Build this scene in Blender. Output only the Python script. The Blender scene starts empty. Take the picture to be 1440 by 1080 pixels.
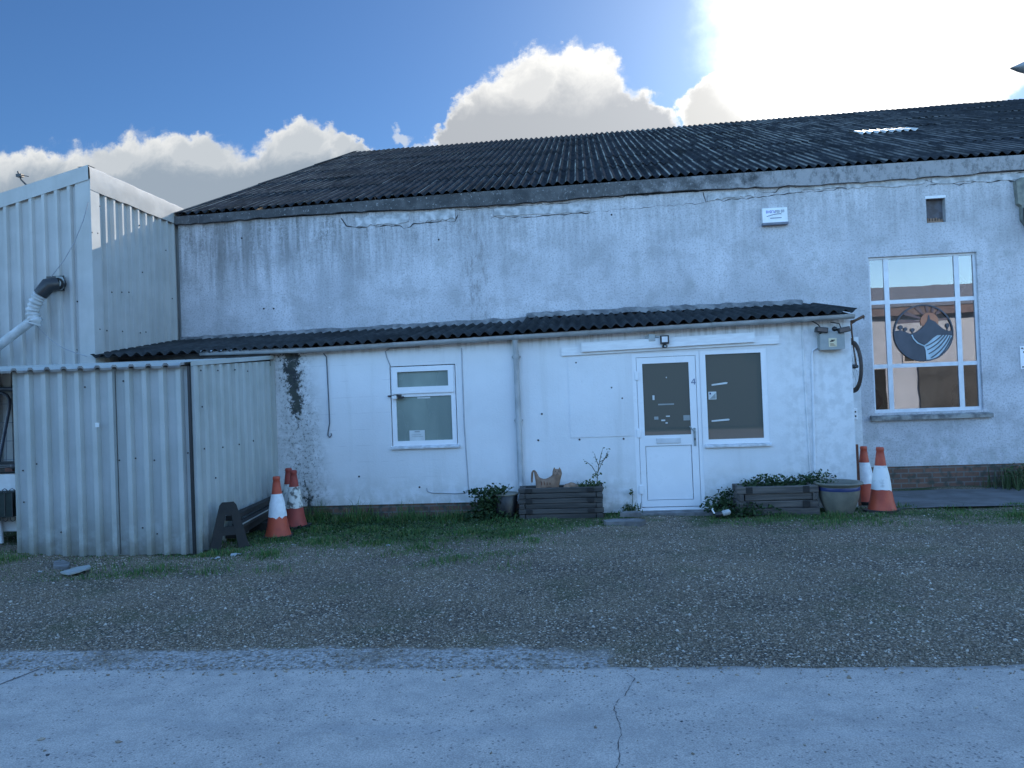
import bpy, bmesh, math, random
import numpy as np
from mathutils import Vector, Matrix
random.seed(7); rng = np.random.default_rng(7)
S = bpy.context.scene; COL = S.collection

# ------------------------------------------------------------------ camera, sky, sun, exposure
FPX, YAW, PITCH, ROLL, HCAM = 1082.0, math.radians(5.7), .0139, -.038, 1.63
cam_d = bpy.data.cameras.new('camera'); cam = bpy.data.objects.new('camera', cam_d); COL.objects.link(cam)
RC = Matrix.Rotation(YAW, 3, 'Z') @ Matrix.Rotation(math.pi/2 + PITCH, 3, 'X') @ Matrix.Rotation(ROLL, 3, 'Z')
cam.matrix_world = Matrix.Translation((0, 0, HCAM)) @ RC.to_4x4()
cam_d.sensor_width = 36; cam_d.lens = FPX/1440*36; cam_d.clip_start = .05; cam_d.clip_end = 3000
S.camera = cam
def ray(px, py): return RC @ Vector(((px-720)/FPX, -(py-540)/FPX, -1))
def at(px, py, Y):                                  # where the sight line through a photo pixel meets the plane y = Y
    d = ray(px, py); t = Y/d.y; return Vector((d.x*t, Y, HCAM + d.z*t))
def atx(px, py, X):
    d = ray(px, py); t = X/d.x; return Vector((X, d.y*t, HCAM + d.z*t))
def atz(px, py, Z=0):
    d = ray(px, py); t = (Z-HCAM)/d.z; return Vector((d.x*t, d.y*t, Z))

SUN_AZ, SUN_EL = math.radians(19.5), math.radians(24.4)
SUN_DIR = Vector((math.sin(SUN_AZ)*math.cos(SUN_EL), math.cos(SUN_AZ)*math.cos(SUN_EL), math.sin(SUN_EL)))
SKY_STRENGTH, SUN_STRENGTH, EXPOSURE = .13, 5.0, 0.75
S.view_settings.view_transform = 'Standard'; S.view_settings.look = 'None'
S.view_settings.exposure = EXPOSURE; S.view_settings.gamma = 1; S.view_settings.use_curve_mapping = False
sun_d = bpy.data.lights.new('sun', 'SUN'); sun_d.energy = SUN_STRENGTH; sun_d.angle = math.radians(.5); sun_d.color = (1, .90, .76)
sun = bpy.data.objects.new('sun', sun_d); COL.objects.link(sun)
sun.rotation_euler = (-SUN_DIR).to_track_quat('-Z', 'Y').to_euler()

class NT:                                            # small node-graph helper
    def __init__(s, tree): s.t = tree; s.n = tree.nodes; s.l = tree.links
    def put(s, sock, v):
        if v is None: return
        if isinstance(v, bpy.types.NodeSocket): s.l.new(v, sock)
        else:
            if isinstance(v, (tuple, list)) and len(v) == 3 and sock.type == 'RGBA': v = (*v, 1)
            sock.default_value = v
    def new(s, typ, **kw):
        n = s.n.new(typ)
        for k, v in kw.items(): setattr(n, k, v)
        return n
    def m(s, op, a, b=None, c=None, clamp=False):
        n = s.new('ShaderNodeMath', operation=op); n.use_clamp = clamp
        for i, v in enumerate((a, b, c)): s.put(n.inputs[i], v)
        return n.outputs[0]
    def v(s, op, a, b=None):
        n = s.new('ShaderNodeVectorMath', operation=op); s.put(n.inputs[0], a)
        if b is not None: s.put(n.inputs[1], b)
        return n.outputs['Value'] if op in ('LENGTH', 'DOT_PRODUCT', 'DISTANCE') else n.outputs[0]
    def scale(s, a, f):
        n = s.new('ShaderNodeVectorMath', operation='SCALE'); s.put(n.inputs[0], a); s.put(n.inputs['Scale'], f); return n.outputs[0]
    def sep(s, a):
        n = s.new('ShaderNodeSeparateXYZ'); s.put(n.inputs[0], a); return n.outputs
    def comb(s, x, y, z):
        n = s.new('ShaderNodeCombineXYZ')
        for i, v in enumerate((x, y, z)): s.put(n.inputs[i], v)
        return n.outputs[0]
    def noise(s, vec, scale, detail=4, rough=.55, out=0, dist=0):
        n = s.new('ShaderNodeTexNoise'); s.put(n.inputs['Vector'], vec); s.put(n.inputs['Scale'], scale)
        n.inputs['Detail'].default_value = detail; n.inputs['Roughness'].default_value = rough; n.inputs['Distortion'].default_value = dist
        return n.outputs[out]
    def voro(s, vec, scale, feature='F1', out=0, rnd=1):
        n = s.new('ShaderNodeTexVoronoi', feature=feature); s.put(n.inputs['Vector'], vec); s.put(n.inputs['Scale'], scale)
        n.inputs['Randomness'].default_value = rnd
        return n.outputs[out]
    def ss(s, x, lo, hi, to0=0.0, to1=1.0):          # smoothstep map
        n = s.new('ShaderNodeMapRange', interpolation_type='SMOOTHSTEP'); s.put(n.inputs[0], x)
        for i, v in ((1, lo), (2, hi), (3, to0), (4, to1)): s.put(n.inputs[i], v)
        return n.outputs[0]
    def mix(s, f, a, b, blend='MIX'):
        n = s.new('ShaderNodeMix', data_type='RGBA', blend_type=blend); n.clamp_factor = True
        s.put(n.inputs[0], f); s.put(n.inputs[6], a); s.put(n.inputs[7], b); return n.outputs[2]
    def ramp(s, f, stops, interp='LINEAR'):
        n = s.new('ShaderNodeValToRGB'); s.put(n.inputs[0], f); cr = n.color_ramp; cr.interpolation = interp
        while len(cr.elements) < len(stops): cr.elements.new(.5)
        for e, (p, c) in zip(cr.elements, stops): e.position = p; e.color = (*c, 1)
        return n.outputs[0]

W = bpy.data.worlds.new('World'); S.world = W; W.use_nodes = True
g = NT(W.node_tree); bg = W.node_tree.nodes['Background']; bg.inputs['Strength'].default_value = SKY_STRENGTH
sky = g.new('ShaderNodeTexSky', sky_type='NISHITA'); sky.sun_disc = False
sky.sun_elevation = SUN_EL; sky.sun_rotation = SUN_AZ; sky.air_density = 1.0; sky.dust_density = .25; sky.ozone_density = 3.0
D = g.new('ShaderNodeTexCoord').outputs['Generated']
x, y, z = g.sep(D)
yy = g.m('MAXIMUM', y, .02)
P = g.comb(g.m('DIVIDE', x, yy), g.m('DIVIDE', z, yy), 0.0)          # flat map of the southern sky
n1 = g.scale(g.v('SUBTRACT', g.noise(P, 9, 3, .5, out=1), (.5, .5, .5)), .10)
n2 = g.scale(g.v('SUBTRACT', g.noise(P, 34, 5, .6, out=1), (.5, .5, .5)), .05)
PW = g.v('MULTIPLY', g.v('ADD', P, g.v('ADD', n1, n2)), (1, 1, 0))
def cloud(blobs):
    best = None
    for (px, py, rx, ry) in blobs:
        d = ray(px, py); c = (d.x/d.y, d.z/d.y, 0)
        v = g.v('DIVIDE', g.v('SUBTRACT', PW, c), (rx/FPX, ry/FPX, 1))
        o = g.m('SUBTRACT', 1.0, g.v('LENGTH', v))
        best = o if best is None else g.m('SMOOTH_MAX', best, o, .34)
    return best
mass = cloud([(330, 300, 270, 105), (190, 232, 95, 62), (275, 215, 85, 48), (420, 218, 72, 48), (494, 216, 32, 32), (60, 262, 110, 62), (-70, 270, 130, 66)])
mid = cloud([(760, 168, 112, 104), (815, 158, 72, 80), (700, 170, 66, 70), (650, 195, 46, 44), (890, 190, 86, 56)])
rgt = cloud([(1025, 150, 68, 56), (1095, 180, 90, 74)])
glow = cloud([(1400, 70, 110, 70), (1330, 120, 120, 60), (1140, 190, 90, 70)])
wisp = cloud([(560, 172, 20, 12), (592, 190, 30, 14)])
grain = g.noise(P, 26, 6, .65)
gr = g.m('MULTIPLY', g.m('SUBTRACT', grain, .5), .62)
wispn = g.noise(PW, 24, 7, .7, dist=.8)
billow = g.noise(P, 13, 6, .62, dist=.4)
def layer(col, d, soft, inner, rim, core, amount=1.0, tops=None):
    a = g.m('MULTIPLY', g.ss(g.m('ADD', d, gr), .04, .04+soft), amount)
    veil = g.m('MULTIPLY', g.ss(g.m('ADD', d, g.m('MULTIPLY', g.m('SUBTRACT', wispn, .5), 1.1)), -.02, .45), .5)
    col = g.mix(g.m('MULTIPLY', veil, amount), col, rim)
    t = g.m('MULTIPLY', g.ss(g.m('ADD', d, g.m('MULTIPLY', g.m('SUBTRACT', billow, .5), 1.7)), .0, inner), g.ss(d, .03, .2))
    if tops:
        hi, lo = (ray(*p).z/ray(*p).y for p in tops)
        hz = g.m('ADD', g.sep(P)[1], g.m('MULTIPLY', g.m('SUBTRACT', billow, .5), .10))
        t = g.m('MAXIMUM', g.m('MULTIPLY', t, .55), g.m('MULTIPLY', g.ss(hz, hi, lo), g.ss(d, .06, .34)))
    return g.mix(a, col, g.mix(t, rim, core))
# thin bright veil around the sun
cosang = g.v('DOT_PRODUCT', D, tuple(SUN_DIR))
ang = g.m('ARCCOSINE', g.m('MINIMUM', cosang, 1.0))
halo = g.m('EXPONENT', g.m('MULTIPLY', ang, -7.0))
core = g.ss(g.m('ADD', ang, g.m('MULTIPLY', g.m('SUBTRACT', g.noise(P, 7, 6, .6), .5), .10)), .19, .09)
# deep blue towards the sun, unseen sky behind the viewer boosted blue to light the walls
north = g.ss(g.m('ADD', y, g.m('MULTIPLY', g.m('SUBTRACT', g.noise(D, 2.2, 4), .5), .3)), .64, -.08)
skyc = g.mix(1.0, sky.outputs[0], g.mix(north, (.25, .38, .52), (2.35, 2.75, 2.95)), 'MULTIPLY')
K = 1.0/SKY_STRENGTH/(2**EXPOSURE)                    # 1.0 on the screen
def kk(r, gg, b): return (r*K, gg*K, b*K)
c = layer(skyc, mass, .22, .60, kk(.88, .89, .88), kk(.33, .40, .48), .97, ((300, 192), (300, 250)))
c = layer(c, mid, .18, .62, kk(1.05, 1.04, 1.0), kk(.46, .49, .53), .98, ((780, 92), (780, 165)))
c = layer(c, rgt, .14, .5, kk(1.2, 1.18, 1.12), kk(.62, .62, .60), .95)
c = layer(c, glow, .25, .6, kk(1.25, 1.24, 1.2), kk(.85, .86, .87), .9)
c = layer(c, wisp, .5, .6, kk(.8, .85, .9), kk(.7, .75, .8), .55)
c = g.mix(1.0, c, g.scale(g.comb(1.0, .97, .95), g.m('MULTIPLY', halo, .75*K)), 'ADD')
c = g.mix(1.0, c, g.scale(g.comb(1.0, .98, .94), g.m('MULTIPLY', core, 2.2*K)), 'ADD')
g.put(bg.inputs['Color'], c)

# ------------------------------------------------------------------ mesh builder
ORIG = {}
class MB:
    def __init__(s): s.v = []; s.f = []; s.mi = []; s.sm = []
    def face(s, pts, mi=0, smooth=False):
        i = len(s.v); s.v += [tuple(p) for p in pts]; s.f.append(tuple(range(i, i+len(pts)))); s.mi.append(mi); s.sm.append(smooth)
    def grid(s, rows, mi=0, smooth=True, close=False):
        i = len(s.v); n = len(rows[0])
        for r in rows: s.v += [tuple(p) for p in r]
        for a in range(len(rows)-1):
            for b in range(n if close else n-1):
                q = (b+1) % n
                s.f.append((i+a*n+b, i+a*n+q, i+(a+1)*n+q, i+(a+1)*n+b)); s.mi.append(mi); s.sm.append(smooth)
    def box(s, x0, x1, y0, y1, z0, z1, mi=0, M=None, bev=0.0):
        if bev:
            bm = bmesh.new(); bmesh.ops.create_cube(bm, size=1)
            for w in bm.verts: w.co = Vector(((x0+x1)/2+w.co.x*(x1-x0), (y0+y1)/2+w.co.y*(y1-y0), (z0+z1)/2+w.co.z*(z1-z0)))
            bmesh.ops.bevel(bm, geom=bm.edges[:], offset=bev, segments=2, affect='EDGES', profile=.6)
            s.bm(bm, mi, M); return
        c = [Vector((a, b, d)) for d in (z0, z1) for b in (y0, y1) for a in (x0, x1)]
        if M is not None: c = [M @ p for p in c]
        i = len(s.v); s.v += [tuple(p) for p in c]
        for f in ((0, 2, 3, 1), (4, 5, 7, 6), (0, 1, 5, 4), (2, 6, 7, 3), (0, 4, 6, 2), (1, 3, 7, 5)):
            s.f.append(tuple(i+k for k in f)); s.mi.append(mi); s.sm.append(False)
    def bm(s, bm, mi=0, M=None, smooth=False):
        i = len(s.v); bm.verts.index_update()
        s.v += [tuple(M @ w.co) if M is not None else tuple(w.co) for w in bm.verts]
        for f in bm.faces: s.f.append(tuple(i+w.index for w in f.verts)); s.mi.append(mi); s.sm.append(smooth)
        bm.free()
    def prism(s, pts, a, b, axis='y', mi=0):          # polygon (u, w) extruded along an axis from a to b
        def mk(u, w, t): return {'y': (u, t, w), 'x': (t, u, w), 'z': (u, w, t)}[axis]
        A = [mk(u, w, a) for u, w in pts]; B = [mk(u, w, b) for u, w in pts]
        s.face(A, mi); s.face(B[::-1], mi)
        for k in range(len(pts)):
            q = (k+1) % len(pts); s.face((A[k], B[k], B[q], A[q]), mi)
    def tube(s, path, r, n=8, mi=0, caps=True, smooth=True):
        path = [Vector(p) for p in path]; rs = r if isinstance(r, (list, tuple)) else [r]*len(path)
        rows = []; up = None
        for k, p in enumerate(path):
            t = (path[min(k+1, len(path)-1)] - path[max(k-1, 0)]).normalized()
            if up is None:
                up = Vector((0, 0, 1)) if abs(t.z) < .9 else Vector((1, 0, 0))
            a = t.cross(up)
            if a.length < 1e-4: a = t.cross(Vector((0, 1, 0)))
            a.normalize(); b = a.cross(t).normalized(); up = b
            rows.append([p + (a*math.cos(2*math.pi*j/n) + b*math.sin(2*math.pi*j/n))*rs[k] for j in range(n)])
        s.grid(rows, mi, smooth, close=True)
        if caps: s.face(rows[0][::-1], mi); s.face(rows[-1], mi)
    def lathe(s, prof, n=24, c=(0, 0, 0), mi=0, smooth=True, wob=0):
        rows = []
        for r, zz in prof:
            rows.append([(c[0]+r*math.cos(2*math.pi*j/n), c[1]+r*math.sin(2*math.pi*j/n), c[2]+zz) for j in range(n)])
        s.grid(rows, mi, smooth, close=True)
        s.face(rows[0][::-1], mi); s.face(rows[-1], mi)
    def dot(s, p, r, nrm='y', mi=0):                  # bolt head
        s.lathe([(r, 0), (r, .006), (r*.6, .009)], 6, (0, 0, 0), mi)
        k = 18
        for q in range(len(s.v)-k-12, len(s.v)):
            pass
    def build(s, name, mats, parent=None, loc=None):
        me = bpy.data.meshes.new(name)
        o0 = Vector(ORIG.get(parent.name, (0, 0, 0))) if parent else Vector(loc or (0, 0, 0))
        me.from_pydata([(a-o0.x, b-o0.y, c-o0.z) for a, b, c in s.v], [], s.f)
        mats = mats if isinstance(mats, (list, tuple)) else [mats]
        for q in mats: me.materials.append(q)
        me.polygons.foreach_set('material_index', s.mi); me.polygons.foreach_set('use_smooth', s.sm); me.update()
        bm = bmesh.new(); bm.from_mesh(me); bmesh.ops.recalc_face_normals(bm, faces=bm.faces[:]); bm.to_mesh(me); bm.free()
        o = bpy.data.objects.new(name, me); COL.objects.link(o)
        if parent: o.parent = parent
        else: o.location = o0
        ORIG[o.name] = tuple(o0)
        return o
def tag(o, label=None, cat=None, group=None, kind=None):
    for k, v in (('label', label), ('category', cat), ('group', group), ('kind', kind)):
        if v: o[k] = v
    return o
def thing(name, label, cat, loc, group=None):
    o = bpy.data.objects.new(name, None); COL.objects.link(o); o.location = loc; o.empty_display_size = .1
    ORIG[o.name] = tuple(loc); return tag(o, label, cat, group)
def dup(root, loc, rz, label, scale=1):
    def cp(o, par):
        c = o.copy(); COL.objects.link(c)
        if par: c.parent = par
        for ch in o.children: cp(ch, c)
        return c
    c = cp(root, None); c.location = loc; c.rotation_euler = (0, 0, rz); c.scale = (scale,)*3; c['label'] = label
    return c

# ------------------------------------------------------------------ materials
def mat(name, c1, c2=None, scale=6, rough=.75, bump=0, bscale=60, metal=0, stretch=(1, 1, 1), spec=.4, detail=5, extra=None, lo=.35, hi=.65, bdist=.01, rvar=.1):
    m = bpy.data.materials.new(name); m.use_nodes = True; q = NT(m.node_tree); b = m.node_tree.nodes['Principled BSDF']
    co = q.new('ShaderNodeTexCoord').outputs['Object']; vec = q.v('MULTIPLY', co, stretch)
    col = c1
    nz = q.noise(vec, scale, detail)
    col = q.mix(q.ss(nz, lo, hi), c1, c2 if c2 else tuple(v*.8 for v in c1))
    if extra: col = extra(q, col, co)
    q.put(b.inputs['Base Color'], col)
    q.put(b.inputs['Roughness'], q.ss(nz, .2, .8, rough-rvar, min(1, rough+rvar)))
    b.inputs['Metallic'].default_value = metal; b.inputs['Specular IOR Level'].default_value = spec
    if bump:
        bn = q.new('ShaderNodeBump'); bn.inputs['Strength'].default_value = bump; bn.inputs['Distance'].default_value = bdist
        q.put(bn.inputs['Height'], q.noise(vec, bscale, 4)); q.put(b.inputs['Normal'], bn.outputs[0])
    return m
def paintwall(name, ext):
    m = bpy.data.materials.new(name); m.use_nodes = True; q = NT(m.node_tree); b = m.node_tree.nodes['Principled BSDF']
    co = q.new('ShaderNodeTexCoord').outputs['Object']; X, Y, Z = q.sep(co)
    big = q.noise(co, .9, 5); fine = q.noise(co, 38, 4, .7); med = q.noise(co, 7, 5, .6)
    streak = q.noise(q.v('MULTIPLY', co, (2.6, 1, .22)), 1.7, 6, .65)
    streak2 = q.noise(q.v('MULTIPLY', co, (7, 1, .5)), 2.0, 5, .65)
    if ext:
        col = q.mix(q.ss(big, .3, .7), (.76, .77, .78), (.68, .69, .70))
        col = q.mix(q.m('MULTIPLY', q.ss(streak, .5, .75), .35), col, (.55, .55, .53))
        low = q.m('MULTIPLY', q.ss(Z, .75, .0), q.ss(med, .35, .62))
        col = q.mix(q.m('MULTIPLY', low, .55), col, (.36, .36, .31))
        col = q.mix(q.m('MULTIPLY', q.ss(fine, .60, .72), .30), col, (.42, .42, .40))
        # grey scuffs round the right end
        col = q.mix(q.m('MULTIPLY', q.m('MULTIPLY', q.ss(X, 2.2, 2.8), q.ss(med, .42, .62)), .4), col, (.46, .47, .47))
        # black mould run below the leaking gutter joint
        wig = q.m('ADD', -4.14, q.m('MULTIPLY', q.m('SUBTRACT', q.noise(co, 2.2, 3), .5), .34))
        ctr = q.m('ADD', wig, q.m('MULTIPLY', q.m('SUBTRACT', 2.3, Z), .085))
        dx = q.m('ABSOLUTE', q.m('SUBTRACT', X, ctr))
        wid = q.ss(Z, 1.55, 2.1, .13, .24)
        core = q.m('SUBTRACT', 1.0, q.m('DIVIDE', dx, wid))
        hold = q.m('MAXIMUM', q.ss(Z, 1.15, 1.65, -.55, .25), q.ss(Z, .9, .25, -.55, .05))
        mm = q.m('ADD', q.m('ADD', core, hold), q.m('MULTIPLY', q.m('SUBTRACT', q.noise(co, 12, 7, .8), .5), 3.4))
        mould = q.m('MULTIPLY', q.ss(mm, .55, .95), .96)
        near = q.m('MULTIPLY', q.ss(dx, .42, .05), q.ss(q.noise(co, 24, 6, .8), .50, .62))
        mould = q.m('MAXIMUM', mould, q.m('MULTIPLY', near, .8))
        grime = q.m('MULTIPLY', q.ss(dx, .55, .1), .45)
        col = q.mix(q.m('MULTIPLY', grime, q.ss(med, .3, .6)), col, (.3, .31, .3))
        col = q.mix(mould, col, q.mix(q.ss(med, .4, .6), (.02, .026, .03), (.05, .06, .05)))
        jz = q.m('ABSOLUTE', q.m('SUBTRACT', q.m('FRACT', q.m('DIVIDE', q.m('ADD', Z, q.m('MULTIPLY', q.noise(co, 3, 2), .02)), .225)), .5))
        col = q.mix(q.m('MULTIPLY', q.m('MULTIPLY', q.ss(jz, .03, .0), q.ss(X, -1.6, -2.4)), q.m('MULTIPLY', q.ss(q.noise(co, 4, 3), .45, .6), .35)), col, (.40, .41, .43))
        tg = q.m('MULTIPLY', q.ss(Z, 2.2, 2.42), q.ss(streak2, .45, .62))
        col = q.mix(q.m('MULTIPLY', tg, .5), col, (.25, .24, .21))
    else:
        col = q.mix(q.ss(big, .32, .68), (.62, .62, .65), (.47, .475, .50))
        col = q.mix(q.m('MULTIPLY', q.ss(streak, .45, .75), .34), col, (.33, .33, .33))
        blot = q.noise(co, 2.3, 7, .68)
        col = q.mix(q.m('MULTIPLY', q.ss(blot, .46, .64), .48), col, (.32, .32, .325))
        col = q.mix(q.m('MULTIPLY', q.ss(fine, .50, .62), .62), col, (.29, .29, .30))
        top = q.m('MULTIPLY', q.ss(Z, 3.3, 4.65), q.ss(streak2, .34, .66))
        left = q.ss(X, 1.5, -4.5, .45, 1.0)
        col = q.mix(q.m('MULTIPLY', q.m('MULTIPLY', top, left), q.ss(q.noise(co, 20, 6, .8), .38, .58, .25, .95)), col, (.15, .15, .145))
        lst = q.m('MULTIPLY', q.ss(X, -2.0, -6.0), q.ss(streak, .40, .62))
        col = q.mix(q.m('MULTIPLY', q.m('MULTIPLY', lst, q.ss(Z, 3.0, 4.2)), .7), col, (.17, .17, .165))
        cr = q.m('MULTIPLY', q.ss(q.m('ABSOLUTE', q.m('SUBTRACT', X, -1.72)), .35, .05), q.ss(q.noise(q.v('MULTIPLY', co, (3, 1, .8)), 4, 6, .75), .48, .62))
        col = q.mix(q.m('MULTIPLY', cr, .6), col, (.2, .19, .185))
        patch = q.m('MULTIPLY', q.ss(q.noise(co, 1.6, 4), .56, .64), q.ss(med, .42, .6))
        col = q.mix(q.m('MULTIPLY', patch, .30), col, (.30, .31, .30))
        chip = q.ss(q.noise(co, 11, 3, .6), .70, .74)
        col = q.mix(q.m('MULTIPLY', chip, .6), col, (.74, .75, .77))
        low = q.m('MULTIPLY', q.ss(Z, 1.0, .3), q.ss(med, .4, .62))
        col = q.mix(q.m('MULTIPLY', low, .5), col, (.34, .36, .34))
    q.put(b.inputs['Base Color'], col); b.inputs['Roughness'].default_value = .85; b.inputs['Specular IOR Level'].default_value = .2
    bn = q.new('ShaderNodeBump'); bn.inputs['Strength'].default_value = .5 if not ext else .3; bn.inputs['Distance'].default_value = .012
    hh = q.m('ADD', q.noise(co, 42, 5, .7), q.m('MULTIPLY', q.noise(co, 3.5, 3), 2.0))
    q.put(bn.inputs['Height'], hh); q.put(b.inputs['Normal'], bn.outputs[0])
    return m
M_WALL = paintwall('weathered_render', False); M_EXT = paintwall('white_masonry_paint', True)

def roofmat(name, base, crest=None):
    def ex(q, col, co):
        n = q.noise(co, 1.3, 5); col = q.mix(q.ss(n, .45, .65), col, tuple(v*.55 for v in base))
        lich = q.ss(q.noise(co, 26, 5, .75), .62, .70)
        col = q.mix(q.m('MULTIPLY', lich, .22), col, (.12, .125, .12))
        st = q.noise(q.v('MULTIPLY', co, (7, .5, .5)), 1.5, 4)
        col = q.mix(q.m('MULTIPLY', q.ss(st, .5, .7), .5), col, (.03, .032, .03))
        if crest is None: return col
        X, Y, Z = q.sep(co)                           # sun glints painted as pale lines along the corrugation crests
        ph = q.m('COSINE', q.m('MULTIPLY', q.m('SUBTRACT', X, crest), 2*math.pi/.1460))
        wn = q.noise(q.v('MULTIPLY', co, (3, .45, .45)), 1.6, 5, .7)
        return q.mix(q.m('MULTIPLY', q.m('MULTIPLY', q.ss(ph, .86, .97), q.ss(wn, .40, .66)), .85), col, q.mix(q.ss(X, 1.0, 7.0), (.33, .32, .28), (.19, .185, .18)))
    return mat(name, base, tuple(v*.72 for v in base), 5, .82, .4, 90, extra=ex, spec=0.0)
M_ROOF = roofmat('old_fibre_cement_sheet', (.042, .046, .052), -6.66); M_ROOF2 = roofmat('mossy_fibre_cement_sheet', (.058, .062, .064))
def band_ex(q, col, co):
    X, Y, Z = q.sep(co)
    f = q.m('ADD', q.ss(X, -2.0, 6.0), q.m('MULTIPLY', q.m('SUBTRACT', q.noise(co, 2.2, 7, .75), .5), 1.9))
    col = q.mix(q.ss(f, .25, .8), col, (.30, .30, .31))
    col = q.mix(q.m('MULTIPLY', q.ss(q.noise(q.v('MULTIPLY', co, (1.6, 1, 1)), 6, 8, .78), .46, .62), .6), col, (.07, .073, .075))
    return q.mix(q.m('MULTIPLY', q.ss(q.noise(co, 24, 6, .75), .57, .66), .75), col, (.36, .37, .38))
M_BAND = mat('stained_concrete_beam', (.055, .058, .062), (.11, .112, .115), 4, .9, .6, 40, extra=band_ex, spec=.15)
M_CRACK = mat('dark_crack', (.06, .06, .065), None, 6, .95)
M_PLASTER = mat('flaking_plaster', (.52, .53, .55), (.30, .31, .32), 9, .9, .5, 40)
def clad_ex(strength):
    def ex(q, col, co):
        X, Y, Z = q.sep(co)
        s = q.noise(q.v('MULTIPLY', co, (6, 6, .5)), 1.6, 5, .65)
        col = q.mix(q.m('MULTIPLY', q.ss(s, .48, .72), .32*strength), col, (.30, .31, .29))
        low = q.m('MULTIPLY', q.ss(Z, .75, .02), q.ss(q.noise(co, 5, 5), .3, .6))
        col = q.mix(q.m('MULTIPLY', low, .65*strength), col, (.20, .21, .18))
        spl = q.m('MULTIPLY', q.ss(q.m('ADD', Z, q.m('MULTIPLY', q.noise(co, 9, 5, .7), .35)), .42, .16), strength)
        col = q.mix(q.m('MULTIPLY', spl, .55), col, (.15, .15, .12))
        run = q.ss(q.noise(q.v('MULTIPLY', co, (26, 26, .35)), 1.0, 4, .6), .66, .76)
        col = q.mix(q.m('MULTIPLY', q.m('MULTIPLY', run, q.ss(q.noise(co, 1.7, 3), .45, .6)), .35), col, (.22, .17, .12))
        return q.mix(q.ss(q.noise(co, 30, 3, .6), .74, .77), col, (.18, .14, .11))
    return ex
M_CLAD = mat('pale_grey_coated_steel', (.43, .435, .425), (.385, .39, .38), 2.2, .75, .08, 5, extra=clad_ex(.7), spec=.08)
M_SHED = mat('weathered_grey_coated_steel', (.41, .44, .435), (.36, .39, .38), 2.0, .55, .1, 5, extra=clad_ex(1), spec=.35)
M_TRIM = mat('cream_steel_flashing', (.42, .41, .39), (.37, .36, .34), 3, .9, .35, 3, bdist=.03, spec=.05)
M_DARKMETAL = mat('dark_metal', (.03, .032, .036), (.05, .05, .052), 12, .5)
M_RUSTEDGE = mat('weathered_sheet_edge', (.2, .2, .19), (.12, .12, .12), 8, .7)
M_BLACK = mat('black_plastic', (.018, .02, .022), None, 14, .42, spec=.5)
M_UPVC = mat('white_upvc', (.80, .82, .84), (.76, .78, .80), 3, .32, spec=.5)
M_FRAME = mat('painted_steel_frame', (.72, .74, .77), (.64, .66, .69), 9, .5)
M_SILL = mat('stained_concrete_sill', (.34, .34, .32), (.13, .13, .13), 7, .9, .5, 50)
M_SILLW = mat('white_sill', (.66, .68, .70), (.46, .47, .48), 9, .5)
M_GUTTER = mat('grey_plastic_gutter', (.42, .44, .45), (.32, .34, .35), 5, .5)
M_BOARD = mat('white_painted_board', (.80, .82, .83), (.72, .73, .74), 5, .7, .2, 30, stretch=(1, 1, 6))
M_FASCIA = mat('black_rotten_board', (.05, .052, .055), (.10, .10, .10), 5, .9, .3, 30, stretch=(1, 1, 5))
def brick_ex(q, col, co):
    n = q.new('ShaderNodeTexBrick'); X, Y, Z = q.sep(co)
    q.put(n.inputs['Vector'], q.comb(X, Z, 0.0)); q.put(n.inputs['Color1'], (.19, .10, .07)); q.put(n.inputs['Color2'], (.11, .07, .055)); q.put(n.inputs['Mortar'], (.15, .14, .13))
    n.inputs['Scale'].default_value = 1; n.inputs['Brick Width'].default_value = .225; n.inputs['Row Height'].default_value = .075; n.inputs['Mortar Size'].default_value = .01
    return q.mix(q.ss(q.noise(co, 9, 5), .45, .7), n.outputs[0], (.06, .065, .055))
M_BRICK = mat('sooty_brick', (.1, .1, .1), None, 6, .9, .5, 30, extra=brick_ex)
M_DARKIN = mat('dim_interior_plaster', (.10, .10, .10), None, 4, .9)
def glass(name, tint, ior, rough=.0, film=None, fw_=0):
    m = bpy.data.materials.new(name); m.use_nodes = True; q = NT(m.node_tree); m.node_tree.nodes.remove(m.node_tree.nodes['Principled BSDF'])
    tr = q.new('ShaderNodeBsdfTransparent'); q.put(tr.inputs[0], tint); gl = q.new('ShaderNodeBsdfGlossy'); q.put(gl.inputs[0], (.92, .86, .90)); gl.inputs['Roughness'].default_value = rough
    fr = q.new('ShaderNodeFresnel'); fr.inputs['IOR'].default_value = ior; mx = q.new('ShaderNodeMixShader')
    bn = q.new('ShaderNodeBump'); bn.inputs['Strength'].default_value = .02; bn.inputs['Distance'].default_value = .02
    q.put(bn.inputs['Height'], q.noise(q.new('ShaderNodeTexCoord').outputs['Object'], 1.6, 2)); q.put(gl.inputs['Normal'], bn.outputs[0])
    under = tr.outputs[0]
    if film:                                          # dusty tinted film on the pane
        df = q.new('ShaderNodeBsdfDiffuse'); q.put(df.inputs[0], film); m2 = q.new('ShaderNodeMixShader'); m2.inputs[0].default_value = fw_
        q.l.new(under, m2.inputs[1]); q.l.new(df.outputs[0], m2.inputs[2]); under = m2.outputs[0]
    q.l.new(fr.outputs[0], mx.inputs[0]); q.l.new(under, mx.inputs[1]); q.l.new(gl.outputs[0], mx.inputs[2])
    q.l.new(mx.outputs[0], m.node_tree.nodes['Material Output'].inputs[0]); return m
M_GLASS = glass('window_glass', (.75, .78, .78), 2.15); M_GLASSD = glass('tinted_door_glass', (.5, .52, .52), 1.7, film=(.155, .16, .14), fw_=.72)
M_FROST = mat('obscure_glass', (.25, .32, .285), (.17, .225, .205), 1.4, .25, .25, 120, spec=.6, stretch=(1, 1, .4))
M_BLIND = mat('backing_panel_behind_glass', (.055, .062, .06), (.045, .05, .05), 3, .6)
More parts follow.
